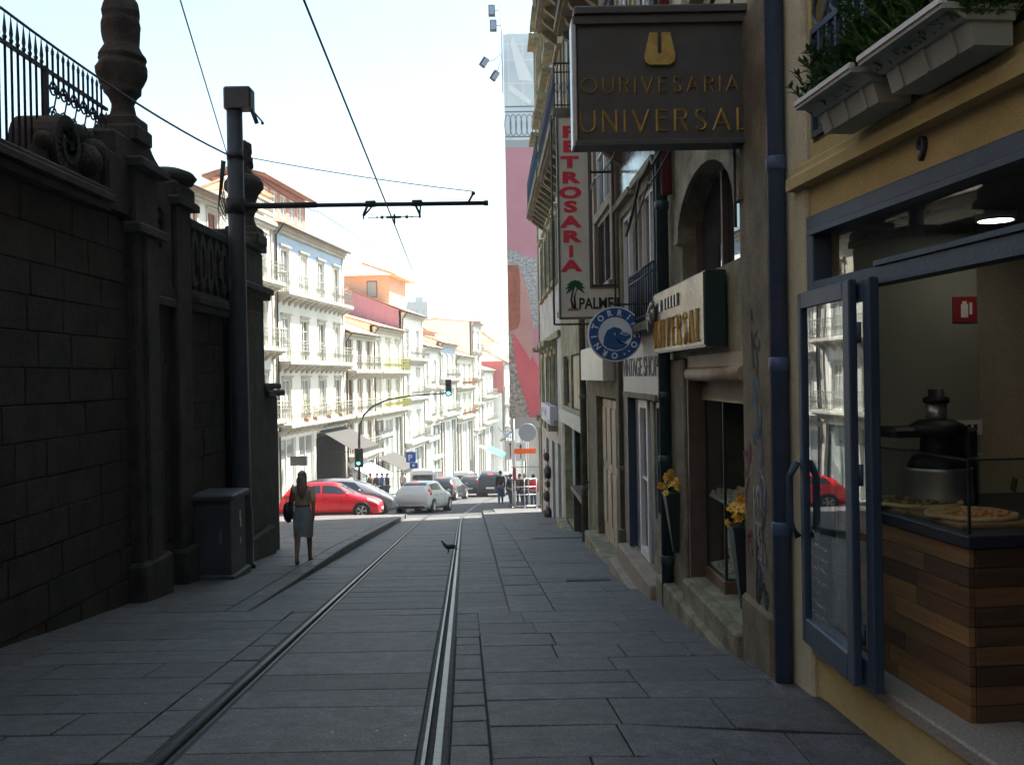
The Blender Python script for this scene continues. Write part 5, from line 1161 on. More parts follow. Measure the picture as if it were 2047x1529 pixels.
grey_aw = M('grey_awning_cloth', (.04, .037, .034), (.055, .051, .048), 3, .9, stretch=(6, 1, 1)); white_aw = M('white_awning_cloth', (.6, .63, .68), rough=.85); green_aw = M('green_awning_cloth', (.03, .3, .2), rough=.8); cream_aw = M('cream_awning', (.6, .52, .38), rough=.8)
bluefr = M('blue_tile_frieze', (.2, .3, .5), (.4, .5, .66), 9, .4); brown_rm = M('old_brown_tile', (.25, .13, .08), (.42, .24, .15), 1.5, .85, .3, 12)
wtxt = M('white_letters', (.7, .7, .7)); dfas = M('dark_fascia', (.05, .05, .05), rough=.5)
redfr = M('red_window_frame', (.4, .08, .05))
t, W = house('long cream house with arched windows over a red shop fascia, partly behind the dark wall', 21, 37.8, creamf_m, [3.3, -.5], 7.1, 7, .8, arch=True, cont=False)
fascia(t, W, (.4, W-.4), -1.35, None, None, red_m); awning(t, 1, 7, -1.4, 1.4, .8, cream_aw)
t, W = house('white house with red framed top windows and a brown eave beside the carved wall scroll', 37.9, 43.9, white_m, [6.5, 2.9, -.8], 9.6, 3, .08, frm=redfr, rm=brown_rm)
t, W = house('narrow white house with three flowery balconies just right of the mast', 44, 50.4, white_m, [6.43, 3.1, -.55], 9.7, 2, roof=False)
hiproof(t, .1, 2.3, -2.4, -.3, 10.9, .9); box('attic_wall', .1, 2.3, -2.4, -.3, 9.6, 10.9, creamf_m, t)
b = MB(); 
for i in range(24): x = .2+i*.26; b.lathe([(.04, 10.0), (.07, 10.2), (.04, 10.5)], (x, .1, 0), 6)
b.box(0, W, -.02, .2, 10.5, 10.62); b.box(0, W, -.02, .2, 9.85, 10.0); b.build('balustrade', granf_m, t)
t, W = house('widest white tiled house with blue frieze and red attic above the grey awning', 50.6, 63.2, white_m, [6.1, 2.46, -.88], 9.7, 4, .5, frieze=bluefr, rm=brown_rm, shop=wht_m)
HBIG = t
red_at = M('red_attic_wall', (.42, .16, .11), (.52, .22, .16), 2, .8)
b = MB(); x0, x1, y1, z0, z1 = 4.6, 12.3, -.9, 9.9, 12.2
hl = [(x0+.5+i*1.45, x0+1.5+i*1.45, 10.5, 11.8) for i in range(5)]; b2 = MB(); wallmb(b2, x0, x1, z0, z1, hl, .1, y1); b2.quad((x1, y1, z0), (x1, -3.4, z0), (x1, -3.4, z1), (x1, y1, z1)); b2.quad((x0, y1, z0), (x0, y1, z1), (x0, -3.4, z1), (x0, -3.4, z0)); b2.quad((x0, -3.4, z0), (x1, -3.4, z0), (x1, -3.4, z1), (x0, -3.4, z1)); b2.build('attic_wall', red_at, t)
for h in hl: window(t, *h, y1-.08, wht_m, 2, 2, pm=panefar_m)
b = MB(); tiles(b, x0-.4, x1+.5, y1+.6, z1-.05, -2.1, z1+.45); tiles(b, x0-.4, x1+.5, -3.8, z1, -2.1, z1+.45); b.build('attic_roof', brown_rm, t)
awning(t, .2, 5.7, -1.55, 2.2, 1.25, grey_aw); 
b = MB(); b.box(1.2, 7.8, .1, .16, -1.35, -.9); b.build('shop_fascia', dfas, t)
box('hanging_sign', 11.2, 11.35, .2, 1.1, -3.1, -2.6, dfas, t); box('shop_shade_panel', .4, 6.2, .02, .08, -6.6, -2.0, M('painted_shop_shade', (.006, .005, .005), rough=.9, spec=.1), t)  # near-black panel paints the shade inside the open shop under the awning
# flower pots on the balcony
pf = M('balcony_flower_foliage', (.08, .12, .03), (.35, .28, .08), 6, .8)
for i, x in enumerate((3.2, 5.6, 8.2, 9.8)):
    w_ = Vector((ROWX(63.2), 63.2, 0)); dx = Vector((math.cos(A_L), math.sin(A_L), 0)); dy = Vector((-math.sin(A_L), math.cos(A_L), 0)); p = w_+dx*x+dy*.62
    bp = thing('balcony_plant', ['small red flowering plant at the far end of the lowest balcony of the widest house', 'second plant from the far end on the lowest balcony of the widest house', 'yellow flowered plant on the lowest balcony of the widest house', 'tallest green plant near the mast end of the widest house balcony'][i], 'plant', (p.x, p.y, -.86), A_L)
    b = MB(); R_ = random.Random(i)
    for j in range(110): q = Vector((R_.gauss(0, .24), R_.gauss(0, .12), R_.uniform(.2, 1.3 if i == 3 else .8))); b.add([q, q+Vector((.09, 0, .03)), q+Vector((.02, .03, .11))], [(0, 1, 2)])
    put('foliage', b.mesh('foliage', pf, fix=False), bp, kind='stuff'); b = MB(); b.lathe([(.12, 0), (.17, .25)], n=10); b.build('flower_pot', M('clay_pot', (.35, .14, .07)), bp)
t, W = house('small house with stepped terracotta roof next to the widest house', 63.3, 70.5, white_m, [2.03, -.9, -3.6], 4.6, 3, 2.0, frm=_doors[2])
awning(t, 2.6, 6.9, -4.2, 1.9, .9, white_aw)
t, W = house('white house with yellow green balcony panels and brown brackets', 70.6, 79.9, creamf_m, [2.03, -.9], 5.35, 3, 1.4, rail=M('yellow_green_iron', (.25, .26, .05)))
fascia(t, W, (4.2, 8.9), -3.1, None, wtxt, dfas); b = MB(); R_ = random.Random(8)
for i in range(26): x = 4.5+i*.16; (b.box(x, x+.07, .2, .215, -2.95, -2.95+R_.uniform(.2, .36)) if i % 9 not in (5,) else None)
b.build('white_lettering', wtxt, t, kind='stuff'); awning(t, 3.6, 8.8, -4.3, 2.0, 1.0, grey_aw)
pkc = M('pink_corrugated_sheet', (.36, .16, .24), (.42, .2, .28), 2, .6); rdc = M('red_corrugated_sheet', (.42, .02, .03), rough=.6)
t, W = house('tall narrow white house with pink corrugated side and peach attic', 80, 88.3, white_m, [3.1, -.2, -3.9], 7.0, 2, 1.9, side=pkc)
b = MB()
for i in range(45): y = -.2-i*.2; b.box(W+.0, W+.05, y-.1, y, 3, min(6.9+(-y)*.42, 6.9+(9+y)*.42)+.1)
b.build('corrugated_cladding', pkc, t)
pe = M('peach_wall', (.62, .36, .22), (.68, .42, .28), 2, .8); box('attic_wall', 1.0, W-1, -6.6, -1.2, 7.0, 10.0, pe, t); hiproof(t, 1.0, W-1.0, -6.6, -1.2, 10.0, 1.3, ov=.7)
wa = MB(); wa.box(W-1.0, W-.95, -3.1, -2.2, 8.2, 9.6); wa.build('window_surround', M('window_brown', (.2, .1, .08)), t); wa = MB(); wa.box(W-.95, W-.93, -3.0, -2.3, 8.3, 9.5); wa.build('pane', panefar_m, t)
t, W = house('white house with low cornice and dark shopfront left of the hanging signal', 88.4, 96.3, white_m, [.6, -2.4], 4.4, 2, 1.6, cont=False); fascia(t, W, (.8, 7), -4.6, None, wtxt, dfas); b = MB(); R_ = random.Random(9)
for i in range(14): x = 1.2+i*.38; b.box(x, x+.22, .2, .215, -4.5, -4.5+R_.uniform(.35, .5))
b.build('white_lettering', wtxt, t, kind='stuff')
t, W = house('white house with pale blue frieze behind the hanging traffic signal', 96.4, 105.9, white_m, [1.3, -2.3], 5.0, 3, 1.8, frieze=M('pale_blue_frieze', (.4, .5, .62)))
box('attic_wall', 1, W-1, -8, -2, 5, 6.2, M('lilac_wall', (.5, .45, .52)), t); hiproof(t, .5, W-.5, -8.5, -1.5, 6.2, 1.8)
t, W = house('cream house with rust brown balconies right of the hanging signal', 106, 117.9, creamf_m, [.4, -3.0], 3.9, 3, 1.4, rail=M('rust_balcony_iron', (.2, .09, .04)))
t, W = house('slender white tower house taller than its neighbours', 118, 125.5, white_m, [4.6, 1.4, -1.8, -5], 8.2, 2, .4, cont=False)
t, W = house('low white house below the slender tower house', 125.6, 137, white_m, [-1.2, -4.6], 2.4, 3, 1.5)
t, W = house('far house with red corrugated side wall and orange hipped roof', 138, 150, white_m, [-2.5, -5.6], 3.6, 3, 1.5, off=1.4, depth=5)
box('red_cladding', W+.0, W+.08, -5, 0, -.9, 3.6, rdc, t)
box('attic_wall', 3, W-1, -5, -1.5, 3.6, 6.4, white_m, t); hiproof(t, 3, W-1, -5, -1.5, 6.4, 1.6); box('chimney', 7.2, 8.2, -4.5, -3.7, 7, 9.6, M('chimney_brick', (.25, .1, .06)), t)
t, W = house('farthest white house of the row, low at the end of the street', 150.2, 168, white_m, [-4.5, -7.6], -.6, 4, 1.6, off=2.6)
t, W = house('pale house with orange roof closing the far end of the street', 170, 186, creamf_m, [-1.5, -5], 3.0, 4, 2.2, off=3.5)
# blocks behind
gt = thing('tower_block', 'distant grey concrete tower block above the roofs', 'building', (-23.5, 250, -20)); tb_ = M('tower_grey_concrete', (.3, .34, .38), (.4, .44, .48), 1, .9)  # plain grey concrete, tone varied by noise
box('tower', -3, 2.2, 0, 6, 0, 41, tb_, gt); box('side_tower', -6.5, -3.05, .5, 6, 0, 40, tb_, gt); box('roof_plant_room', -1, 1, 1, 4, 41, 42.3, tb_, gt)
b = MB()
for i in range(12):
    for j in range(3): b.box(-2.4+j*1.5, -1.5+j*1.5, -.05, 0, 8+i*2.7, 9.4+i*2.7)
b.build('window_band', panefar_m, gt, kind='stuff')

# ================================================================ MURAL ON THE RIGHT, BEYOND THE CROSSING
MYY = 50.0; pL = atY(1006, 70, MYY); xL = pL.x; px = MYY/F
def mp(X, Y): p = atY(X, Y, MYY); return (p.x-xL, p.z)
zt, zbm = atY(1040, 68, MYY).z, atY(1040, 835, MYY).z
mb_t = thing('scaffolded_building', 'tall scaffolded building wrapped in a pink printed banner at the crossing', 'building', (xL, MYY, gz(0, 50))); ZB[mb_t.name] = gz(0, 50)
box('body', .9, 9, .9, 8, gz(0, 52), zt-1.5, white_m, mb_t); WBn = 2.7
net = M('pale_banner_net', (.5, .6, .68), (.66, .74, .78), .5, .8, dirt=.5, dcol=(.36, .44, .52)); pinkb = M('banner_pink', (.42, .2, .25), (.47, .23, .29), .6, .75)
zs = [mp(1030, y)[1] for y in (68, 215, 280, 295, 835)]
box('banner_upper', 0, WBn, 0, .04, zs[2]-.0, zs[0], net, mb_t); box('banner_edge', 0, WBn, 0, .045, zs[3], zs[2], M('banner_grey', (.3, .34, .38)), mb_t)
box('banner_lower', 0, WBn, 0, .05, zs[4], zs[3], pinkb, mb_t); box('banner_return', -.01, .04, .05, 3.0, zs[4], zs[0], M('banner_side_pale', (.55, .55, .55)), mb_t)
b = MB(); zz = zs[1]
for i in range(10): xc = .15+i*.28; b.tube([(xc+.17*math.cos(a), -.012, zs[2]+.75+.55*math.sin(a)) for a in [j*math.pi/6 for j in range(13)]], .02, 4)
for z in (zs[2]+.12, zs[2]+1.4, zs[1]): b.box(0, WBn, -.02, 0, z, z+.06)
b.build('printed_balcony', M('print_dark_blue', (.12, .17, .24)), mb_t)
b = MB()
for x in (.2, .95): b.box(x, x+.05, -.01, -.001, zs[1], zs[0]-.4)
for z in (zs[1]+1.2, zs[1]+2.4, zs[1]+3.2): b.box(0, 1.7, -.012, -.002, z, z+.05)
b.prism([(.35, zs[1]+3.3), (.75, zs[1]+1.4), (1.5, zs[1]+1.3), (.5, zs[1]+3.6)], -.015, -.006); b.prism([(.2, zs[1]+.9), (1.3, zs[1]+.1), (1.4, zs[1]+.3), (.3, zs[1]+1.2)], -.017, -.006); b.build('printed_scaffold', M('print_white', (.75, .8, .84)), mb_t)
lay = 0
prs = M('print_snakeskin', (.12, .1, .09), (.5, .45, .4), 7, .8); prl = M('print_grey_lace', (.16, .17, .19), (.5, .52, .54), 9, .8); pro = M('print_rust_sleeve', (.25, .08, .05), (.36, .14, .085), 4, .8); psk = M('print_skin', (.42, .22, .2), (.48, .27, .25), 1, .8); prr = M('print_deep_pink', (.5, .1, .12), (.55, .13, .15), 1, .8)
for m, P, n in ((prr, [(1024, 665), (1066, 715), (1080, 740), (1080, 835), (1058, 835), (1040, 770), (1026, 715)], 'print_dress'), (prl, [(1013, 498), (1030, 502), (1052, 512), (1082, 522), (1082, 640), (1066, 660), (1058, 600), (1048, 560), (1036, 535), (1014, 530)], 'print_lace'),
             (psk, [(1034, 530), (1048, 560), (1058, 600), (1064, 650), (1068, 705), (1060, 720), (1044, 692), (1030, 672), (1022, 664), (1038, 650)], 'print_arm'), (pro, [(1014, 530), (1036, 530), (1040, 560), (1040, 640), (1036, 656), (1018, 662), (1017, 600)], 'print_sleeve'), (prs, [(1016, 664), (1025, 672), (1028, 715), (1038, 765), (1050, 800), (1060, 835), (1018, 835), (1020, 760)], 'print_snakeskin_cloth')):
    b = MB(); lay += 1; q = [mp(*p) for p in P]; c = (sum(p[0] for p in q)/len(q), sum(p[1] for p in q)/len(q)); y0 = -.004*lay-.002
    b.prism(q, y0, y0+.004); b.build(n, m, mb_t)
box('banner_foot', 0, WBn, -.01, .06, zs[4]-.55, zs[4], M('banner_foot_grey', (.35, .33, .32)), mb_t)
b = MB()
for x in (.1, .75, 1.5, 2.5):
    for y in (.35, .85): b.tube([(x, y, gz(0, 50)), (x, y, zt+.3)], .028, 6)
for i in range(12):
    z = gz(0, 50)+2+i*2.0; b.tube([(0, .35, z), (2.6, .35, z)], .025, 5); b.tube([(.1, .3, z), (.1, .9, z)], .025, 5)
b.build('scaffold_tubes', alu_m, mb_t)
for nm, X, Y, s, lab in (('floodlight', 983, 22, 1, 'upper of two floodlights on the mast beside the banner top'), ('floodlight', 986, 52, 1, 'lower of two floodlights on the mast beside the banner top'), ('floodlight', 968, 125, .9, 'left floodlight on an arm below the mast at the banner edge'), ('floodlight', 989, 152, .9, 'right floodlight on an arm below the mast at the banner edge')):
    p = atY(X, Y, 49.6); f = thing(nm, lab, 'floodlight', tuple(p), 0, 'floodlights beside the printed banner'); b = MB(); b.cbox(-.17*s, .17*s, -.1, .12, -.28*s, .28*s, .03); o = b.build('lamp_housing', blk_m, f); b = MB(); b.box(-.13*s, .13*s, -.115, -.1, -.22*s, .22*s); b.build('lens', M('lamp_lens', (.25, .3, .4), rough=.15), f)
    if Y > 100: f.rotation_euler = (.3, .5, .6)
pm_ = atY(1003, 68, 49.7); b = MB(); b.tube([(0, 0, -3), (0, 0, 1.6)], .04, 6)
for Y in (22, 52): q = atY(983, Y, 49.7)-pm_; b.tube([(0, 0, q.z), (q.x, 0, q.z)], .025, 5)
for X, Y in ((968, 125), (989, 152)): q = atY(X, Y, 49.7)-pm_; b.tube([(0, 0, -1.0), (q.x*.5, 0, q.z*.6-.5), (q.x, 0, q.z)], .02, 5)
o = b.build('floodlight_mast', alu_m); o.location = pm_; tag(o, 'thin pale mast with arms holding the floodlights at the banner edge', 'mast')

# ================================================================ SIGNALS, SIGNS, STREET FURNITURE
def stand(px_, py, dz=0):       # point on the road surface seen at a pixel
    d = ray(px_, py); lo, hi = 3, 250
    for _ in range(50):
        m = (lo+hi)/2
        if H+d[2]*m > gz(d[0]*m, m)+dz: lo = m
        else: hi = m
    return Vector((d[0]*lo, lo, H+d[2]*lo))
lens_off = M('signal_lens_dark', (.03, .01, .01), rough=.3); lens_gr = emit('signal_green_light', (.1, .9, .6), 1.2)
def signal(par, x, y, z, s, lit=True, board=True):
    b = MB(); b.cbox(x-.15*s, x+.15*s, y-.1, y+.12, z-.42*s, z+.42*s, .03); h = b.build('signal_head', blk_m, par)
    if board: b = MB(); b.box(x-.24*s, x+.24*s, y+.1, y+.12, z-.52*s, z+.52*s); b.build('backing_board', blk_m, par); b = MB(); [b.box(*q) for q in ((x-.25*s, x+.25*s, y+.09, y+.125, z+.52*s, z+.54*s), (x-.25*s, x+.25*s, y+.09, y+.125, z-.54*s, z-.52*s), (x-.25*s, x-.23*s, y+.09, y+.125, z-.52*s, z+.52*s), (x+.23*s, x+.25*s, y+.09, y+.125, z-.52*s, z+.52*s))]; b.build('white_border', wht_m, par)
    for i, dz in enumerate((.27, 0, -.27)):
        b = MB(); b.lathe([(.1*s, -.0), (.085*s, -.02), (.0, -.03)], (x, y-.1, z+dz*s), 14, ax='y'); b.build('lens', lens_gr if (i == 2 and lit) else lens_off, par)
        b = MB(); b.tube([(x-.1*s, y-.1, z+dz*s+.02), (x-.07*s, y-.17, z+dz*s+.09*s), (x+.07*s, y-.17, z+dz*s+.09*s), (x+.1*s, y-.1, z+dz*s+.02)], .012, 4); b.build('visor', blk_m, par)
SYY = 46.5; p0 = atY(718, 1010, SYY); zg = gz(0, SYY)+.0
ts = thing('traffic_light', 'traffic light on a curved mast with one signal hanging over the road', 'traffic light', (p0.x, SYY, zg))
P = [atY(*q, SYY)-Vector((p0.x, SYY, zg)) for q in ((718, 880), (719, 850), (727, 830), (745, 812), (775, 799), (820, 791), (893, 786))]
b = MB(); b.tube([(0, 0, 0), (0, 0, 1.0)], .09, 10); b.tube([(0, 0, 0)]+P, [.07, .06, .055, .05, .045, .045, .04, .035], 8); b.build('mast', M('signal_mast_grey', (.06, .062, .065), rough=.5), ts)
q = atY(718, 915, SYY); signal(ts, q.x-p0.x, -.15, q.z-zg, .85)
q = atY(897, 775, SYY); signal(ts, q.x-p0.x, -.15, q.z-zg, .95, board=False)
pk_ = thing('parking_sign', 'blue parking sign with white P and a wheelchair badge among the shops', 'sign', tuple(atY(822, 985, 56)))
q0 = atY(822, 985, 56); sb = M('sign_blue', (.02, .1, .45), rough=.5); zt_ = atY(822, 903, 56).z-q0.z
b = MB(); b.tube([(0, 0, -.6), (0, 0, zt_)], .035, 6); b.build('post', alu_m, pk_); box('panel', -.25, .3, -.04, 0, zt_-.6, zt_, sb, pk_); text('P', .5, (-.02, -.045, zt_-.5), wht_m, pk_, '-y', .003, .01)
box('lower_panel', -.05, .4, -.05, -.01, zt_-.95, zt_-.62, sb, pk_); b = MB(); b.ball((.17, -.055, zt_-.78), .09, 8, sc3=(1, .1, 1)); b.build('badge', wht_m, pk_)
# cluster by the corner on the right
Yc = 43.0
def post(label, X, ytop, ybot, r=.03, name='signpost', Y=Yc, m=None):
    a, c = atY(X, ytop, Y), atY(X, ybot, Y); t = thing(name, label, 'signpost', tuple(c)); b = MB(); b.tube([(0, 0, 0), (0, 0, a.z-c.z)], r, 8); b.build('post', m or alu_m, t); return t, c
t, c = post('signpost with two white arrow boards by the corner', 1030, 838, 1014, .035)
blkp = M('arrow_black', (.02, .02, .02))
for (xa, xb_, ya, yb_) in ((1011, 1029, 880, 919), (1031, 1051, 884, 921)):
    A, B = atY(xa, yb_, Yc), atY(xb_, ya, Yc); box('arrow_board', A.x-c.x, B.x-c.x, -.05, -.02, A.z-c.z, B.z-c.z, M('board_white', (.55, .55, .55)), t); xm = (A.x+B.x)/2-c.x; z0, z1 = A.z-c.z, B.z-c.z
    b = MB(); b.prism([(xm-.02, z0+.1), (xm+.02, z0+.1), (xm+.02, z1-.2), (xm+.06, z1-.2), (xm, z1-.06), (xm-.06, z1-.2), (xm-.02, z1-.2)], -.055, -.05); b.build('arrow', blkp, t)
A = atY(1041, 902, Yc); b = MB(); b.box(-.0, .95, -.06, -.03, A.z-c.z-.1, A.z-c.z+.12); b.build('orange_panel', M('works_orange', (.75, .13, .02)), t)
b = MB(); b.box(-.05, .06, -.06, .04, atY(1030, 960, Yc).z-c.z, atY(1030, 935, Yc).z-c.z); b.build('red_band', red_m, t)
t, c = post('round sign seen from its grey back on a post by the corner', 1057, 848, 1008, .03); q = atY(1057, 864, Yc); b = MB(); b.lathe([(.39, 0), (.4, .02), (.39, .03)], (0, -.06, q.z-c.z), 28, ax='y', sm=False); b.build('sign_back', M('sign_back_grey', (.24, .27, .31), rough=.5), t)
t = thing('satellite_dish', 'small grey satellite dish pointing left above the arrow boards', 'dish', tuple(atY(1008, 868, 49))); b = MB(); b.lathe([(.02, 0), (.25, .05), (.4, .14)], (0, 0, 0), 20, ax='x'); o = b.build('dish', alu_m, t); o.rotation_euler = (0, .9, .2); b = MB(); b.tube([(0, 0, 0), (-.3, 0, .35)], .015, 5); b.tube([(0, 0, 0), (.4, .2, -.2)], .02, 5); b.build('arm', blk_m, t)
bt = thing('metal_barrier', 'open tubular metal barrier on the pavement by the corner', 'barrier', tuple(atY(1025, 1014, Yc)))
c = Vector(bt.location); b = MB(); Wb = 48*Yc/F
for z in (.05, .55, .9, 1.25): b.tube([(0, 0, z), (Wb, .05, z)], .022, 6)
for x in (0, Wb*.5, Wb): b.tube([(x, 0, -.02), (x, 0, 1.25)], .024, 6); b.tube([(x, -.25, 0), (x, .3, 0)], .02, 5)
b.build('barrier_frame', alu_m, bt)
# hanging things of the far street: small awnings on the right side of the pale row
def faw(label, X, Y, Yd, w, m):
    p = atY(X, Y, Yd); t = thing('shop_awning', label, 'awning', tuple(p), A_L); b = MB(); b.add([(-w, -1.2, .5), (w, -1.2, .5), (w, .5, -.3), (-w, .5, -.3)], [(0, 1, 2, 3)]); b.box(-w, w, .49, .52, -.55, -.3); b.build('cloth', m, t); b = MB(); b.tube([(-w, -1.2, -.3), (-w, .5, -.3)], .02, 5); b.tube([(w, -1.2, -.3), (w, .5, -.3)], .02, 5); b.build('awning_arms', alu_m, t)
faw('green awning far down the sunlit row beside the arrow boards', 997, 903, 110, 2.6, green_aw); faw('brown square awning left of the green awning', 978, 898, 118, 1.4, M('brown_awning', (.3, .2, .14))); faw('small cream awning halfway down the sunlit row', 868, 905, 95, 2.5, cream_aw)

# ================================================================ CARS
def smooth_tab(T, n=5):
    out = []
    for i in range(len(T)-1):
        a = T[max(i-1, 0)]; b_ = T[i]; c = T[i+1]; d = T[min(i+2, len(T)-1)]
        for k in range(n):
            u = k/n; out.append(tuple(.5*((2*b_[j])+(-a[j]+c[j])*u+(2*a[j]-5*b_[j]+4*c[j]-d[j])*u*u+(-a[j]+3*b_[j]-3*c[j]+d[j])*u**3) for j in range(len(b_))))
    out.append(T[-1]); return out
# stations front -> back: x, zbot, zbelt, ztop, wbelt, wtop   (unit: length 4, width half .85, height 1.45)
HATCH = [(2.0, .32, .42, .46, .55, .45), (1.97, .24, .55, .62, .68, .55), (1.85, .2, .66, .74, .78, .62), (1.5, .19, .8, .87, .84, .68), (1.05, .19, .9, .97, .86, .7), (.35, .19, .93, 1.36, .87, .62), (0, .19, .94, 1.45, .88, .6), (-.7, .19, .96, 1.45, .88, .6), (-1.3, .19, .98, 1.38, .87, .59), (-1.65, .2, .98, 1.22, .84, .6), (-1.84, .24, .95, .99, .82, .66), (-1.95, .28, .75, .8, .8, .68), (-2.0, .3, .52, .56, .78, .66), (-1.98, .34, .38, .4, .7, .6)]
MPV = [(2.15, .32, .45, .5, .55, .45), (2.1, .24, .6, .68, .7, .58), (1.95, .2, .75, .84, .8, .64), (1.55, .19, .93, 1.03, .86, .7), (.95, .19, 1.0, 1.34, .88, .66), (.3, .19, 1.02, 1.56, .89, .63), (-.5, .19, 1.03, 1.62, .89, .62), (-1.3, .19, 1.04, 1.58, .88, .61), (-1.9, .2, 1.04, 1.4, .86, .62), (-2.1, .24, 1.0, 1.05, .83, .68), (-2.18, .28, .75, .8, .8, .68), (-2.2, .34, .4, .44, .74, .62)]
VAN = [(2.3, .32, .5, .55, .6, .5), (2.25, .24, .75, .82, .78, .66), (2.0, .2, .95, 1.05, .86, .72), (1.6, .19, 1.1, 1.3, .9, .76), (1.1, .19, 1.15, 1.8, .92, .78), (.6, .19, 1.16, 1.95, .92, .8), (-1, .19, 1.16, 1.98, .92, .8), (-2.1, .19, 1.16, 1.95, .92, .8), (-2.27, .22, 1.12, 1.6, .9, .8), (-2.33, .26, .9, .98, .88, .8), (-2.35, .34, .45, .5, .84, .76)]
def carS(T, s, v):      # s in stations, v in [-1,1] around the upper ring; returns point
    i = min(int(s), len(T)-2); u = s-i; r = [T[i][j]*(1-u)+T[i+1][j]*u for j in range(6)]
    x, zb, zl, zt_, wb_, wt = r; sg = 1 if v >= 0 else -1; v = abs(v)
    # v: 0 roof centre, .45 roof edge, .6 belt, .8 widest, 1 sill
    K = [(0, 0, zt_+.02*min(1, (zt_-zl)*4)), (.3, wt*.8, zt_+.012), (.45, wt, zt_-.035), (.6, wb_*.985, zl), (.72, wb_+.0, zl-(zl-zb)*.3), (.85, wb_*1.0, zb+(zl-zb)*.3), (1, wb_*.93, zb)]
    for a, c in zip(K, K[1:]):
        if v <= c[0]+1e-9:
            w_ = (v-a[0])/(c[0]-a[0]); return Vector((x, sg*(a[1]*(1-w_)+c[1]*w_), a[2]*(1-w_)+c[2]*w_))
def car(label, T0, paint, loc, head, brake=True, spokes=5, group='cars in the far street', roofbars=False, name='parked_car', scl=1.0, darkback=False):
    t = thing(name, label, 'car', tuple(loc), head, group); T = smooth_tab(T0, 4); NS = len(T)-1; t.scale = (scl, scl, scl)
    vs = [-1, -.85, -.72, -.6, -.52, -.45, -.3, 0, .3, .45, .52, .6, .72, .85, 1]
    b = MB(); V = []; n = len(vs)
    for i in range(NS+1):
        for v in vs: V.append(carS(T, i, v))
    F_ = [(i*n+k, i*n+k+1, (i+1)*n+k+1, (i+1)*n+k) for i in range(NS) for k in range(n-1)]+[(i*n, (i+1)*n, (i+1)*n+n-1, i*n+n-1) for i in range(NS)]
    b.add(V, F_, 0, True); b.add(V[:n], [tuple(range(n))], 0); b.add(V[-n:], [tuple(range(n))], 0)
    b.build('body', paint, t)
    def patch(nm, sA, sB, v0, v1, m, off=.008, par=t, nv=5, slant0=0, slant1=0, both=False):
        b = MB()
        for sg in ((1, -1) if both else (1,)):
            P = []
            for a in range(nv+1):
                v = v0+(v1-v0)*a/nv; q = a/nv
                for c in range(9):
                    s0 = sA+slant0*(1-q); s1 = sB+slant1*(1-q); s = s0+(s1-s0)*c/8; p = carS(T, s, v*sg)
                    e = carS(T, min(s+.3, NS), v*sg)-carS(T, max(s-.3, 0), v*sg); g = carS(T, s, v*sg+.03)-carS(T, s, v*sg-.03); nn = e.cross(g)
                    if nn.length < 1e-9: nn = Vector((0, 0, 1))
                    nn.normalize(); cc = p-Vector((0, 0, .6)); nn = nn if nn.dot(cc) > 0 else -nn; P.append(p+nn*off)
            b.add(P, [(a*9+c, a*9+c+1, (a+1)*9+c+1, (a+1)*9+c) for a in range(nv) for c in range(8)], 0, True)
        return b.build(nm, m, par)
    kb = [i for i, r in enumerate(T0)]
    roof0 = next(i for i, r in enumerate(T0) if r[3]-r[2] > .36); roof1 = max(i for i, r in enumerate(T0) if r[3]-r[2] > .3); hood = roof0-1
    S = 4
    gm = M('car_glass', (.02, .025, .03), rough=.06, spec=.9)
    patch('windscreen', (hood+.15)*S, (roof0-.05)*S, -.42, .42, gm, nv=8)
    tail = roof1+1
    patch('rear_window', (roof1+.1)*S, (tail+.0)*S-.6, -.4, .4, gm, nv=8)
    mid = (roof0+roof1)/2
    for sg in (1, -1):
        patch('side_window', (roof0-.12)*S, (mid-.04)*S, .575*sg, .475*sg, gm, slant0=-2.4)
        patch('side_window', (mid+.04)*S, (roof1+.05)*S, .575*sg, .475*sg, gm, slant1=1.2)
    hl = M('headlight_glass', (.7, .72, .75), rough=.1, spec=.9); tlm = M('tail_light_red', (.55, .01, .01), rough=.25); pl = M('blank_plate', (.6, .6, .6)); tr = M('car_trim_black', (.015, .015, .016), rough=.5)
    for sg in (1, -1):
        patch('headlight', 1.4*S, 3.0*S, .5*sg, .66*sg, hl); patch('tail_light', (tail-.3)*S, (tail+.75)*S, .52*sg, .68*sg, tlm)
    if brake: patch('high_brake_light', (roof1+.0)*S, (roof1+.12)*S, -.1, .1, emit('brake_light_red', (1, .02, .01), 2.0), .015)
    L0, L1 = T0[0][0], T0[-1][0]
    b = MB(); b.box(L1-.035, L1-.02, -.26, .26, .5, .61); b.build('number_plate', pl, t); b = MB(); b.box(L0+.0, L0+.012, -.26, .26, .36, .46); b.build('number_plate', pl, t)
    b = MB(); b.cbox(L0-.06, L0+.01, -.4, .4, .28, .36, .01); b.cbox(L1-.02, L1+.1, -.62, .62, .24, .34, .01); b.build('bumper_grille', tr, t)
    for sg in (1, -1):
        b = MB(); x = T0[hood][0]-.35; b.ball((x, sg*.98, T0[hood][2]+.08), .1, 8, sc3=(.8, 1, .7)); b.build('door_mirror', paint, t)
        b = MB()
        for xx in (x-.35-.6, x-1.75): b.box(xx, xx+.16, sg*.885-.01, sg*.885+.01, T0[hood][2]-.1, T0[hood][2]-.07)
        xx = x-.25; [b.box(q, q+.008, sg*.872-.004, sg*.872+.006, .3, T0[hood][2]-.02) for q in (xx, xx-1.05)]
        b.box(L1+1.1, L0-1.15, sg*.865-.01, sg*.865+.012, .2, .27); b.build('door_handle_and_gap', tr, t)
    R = .315; tyre = M('tyre_rubber', (.015, .015, .016), rough=.85)
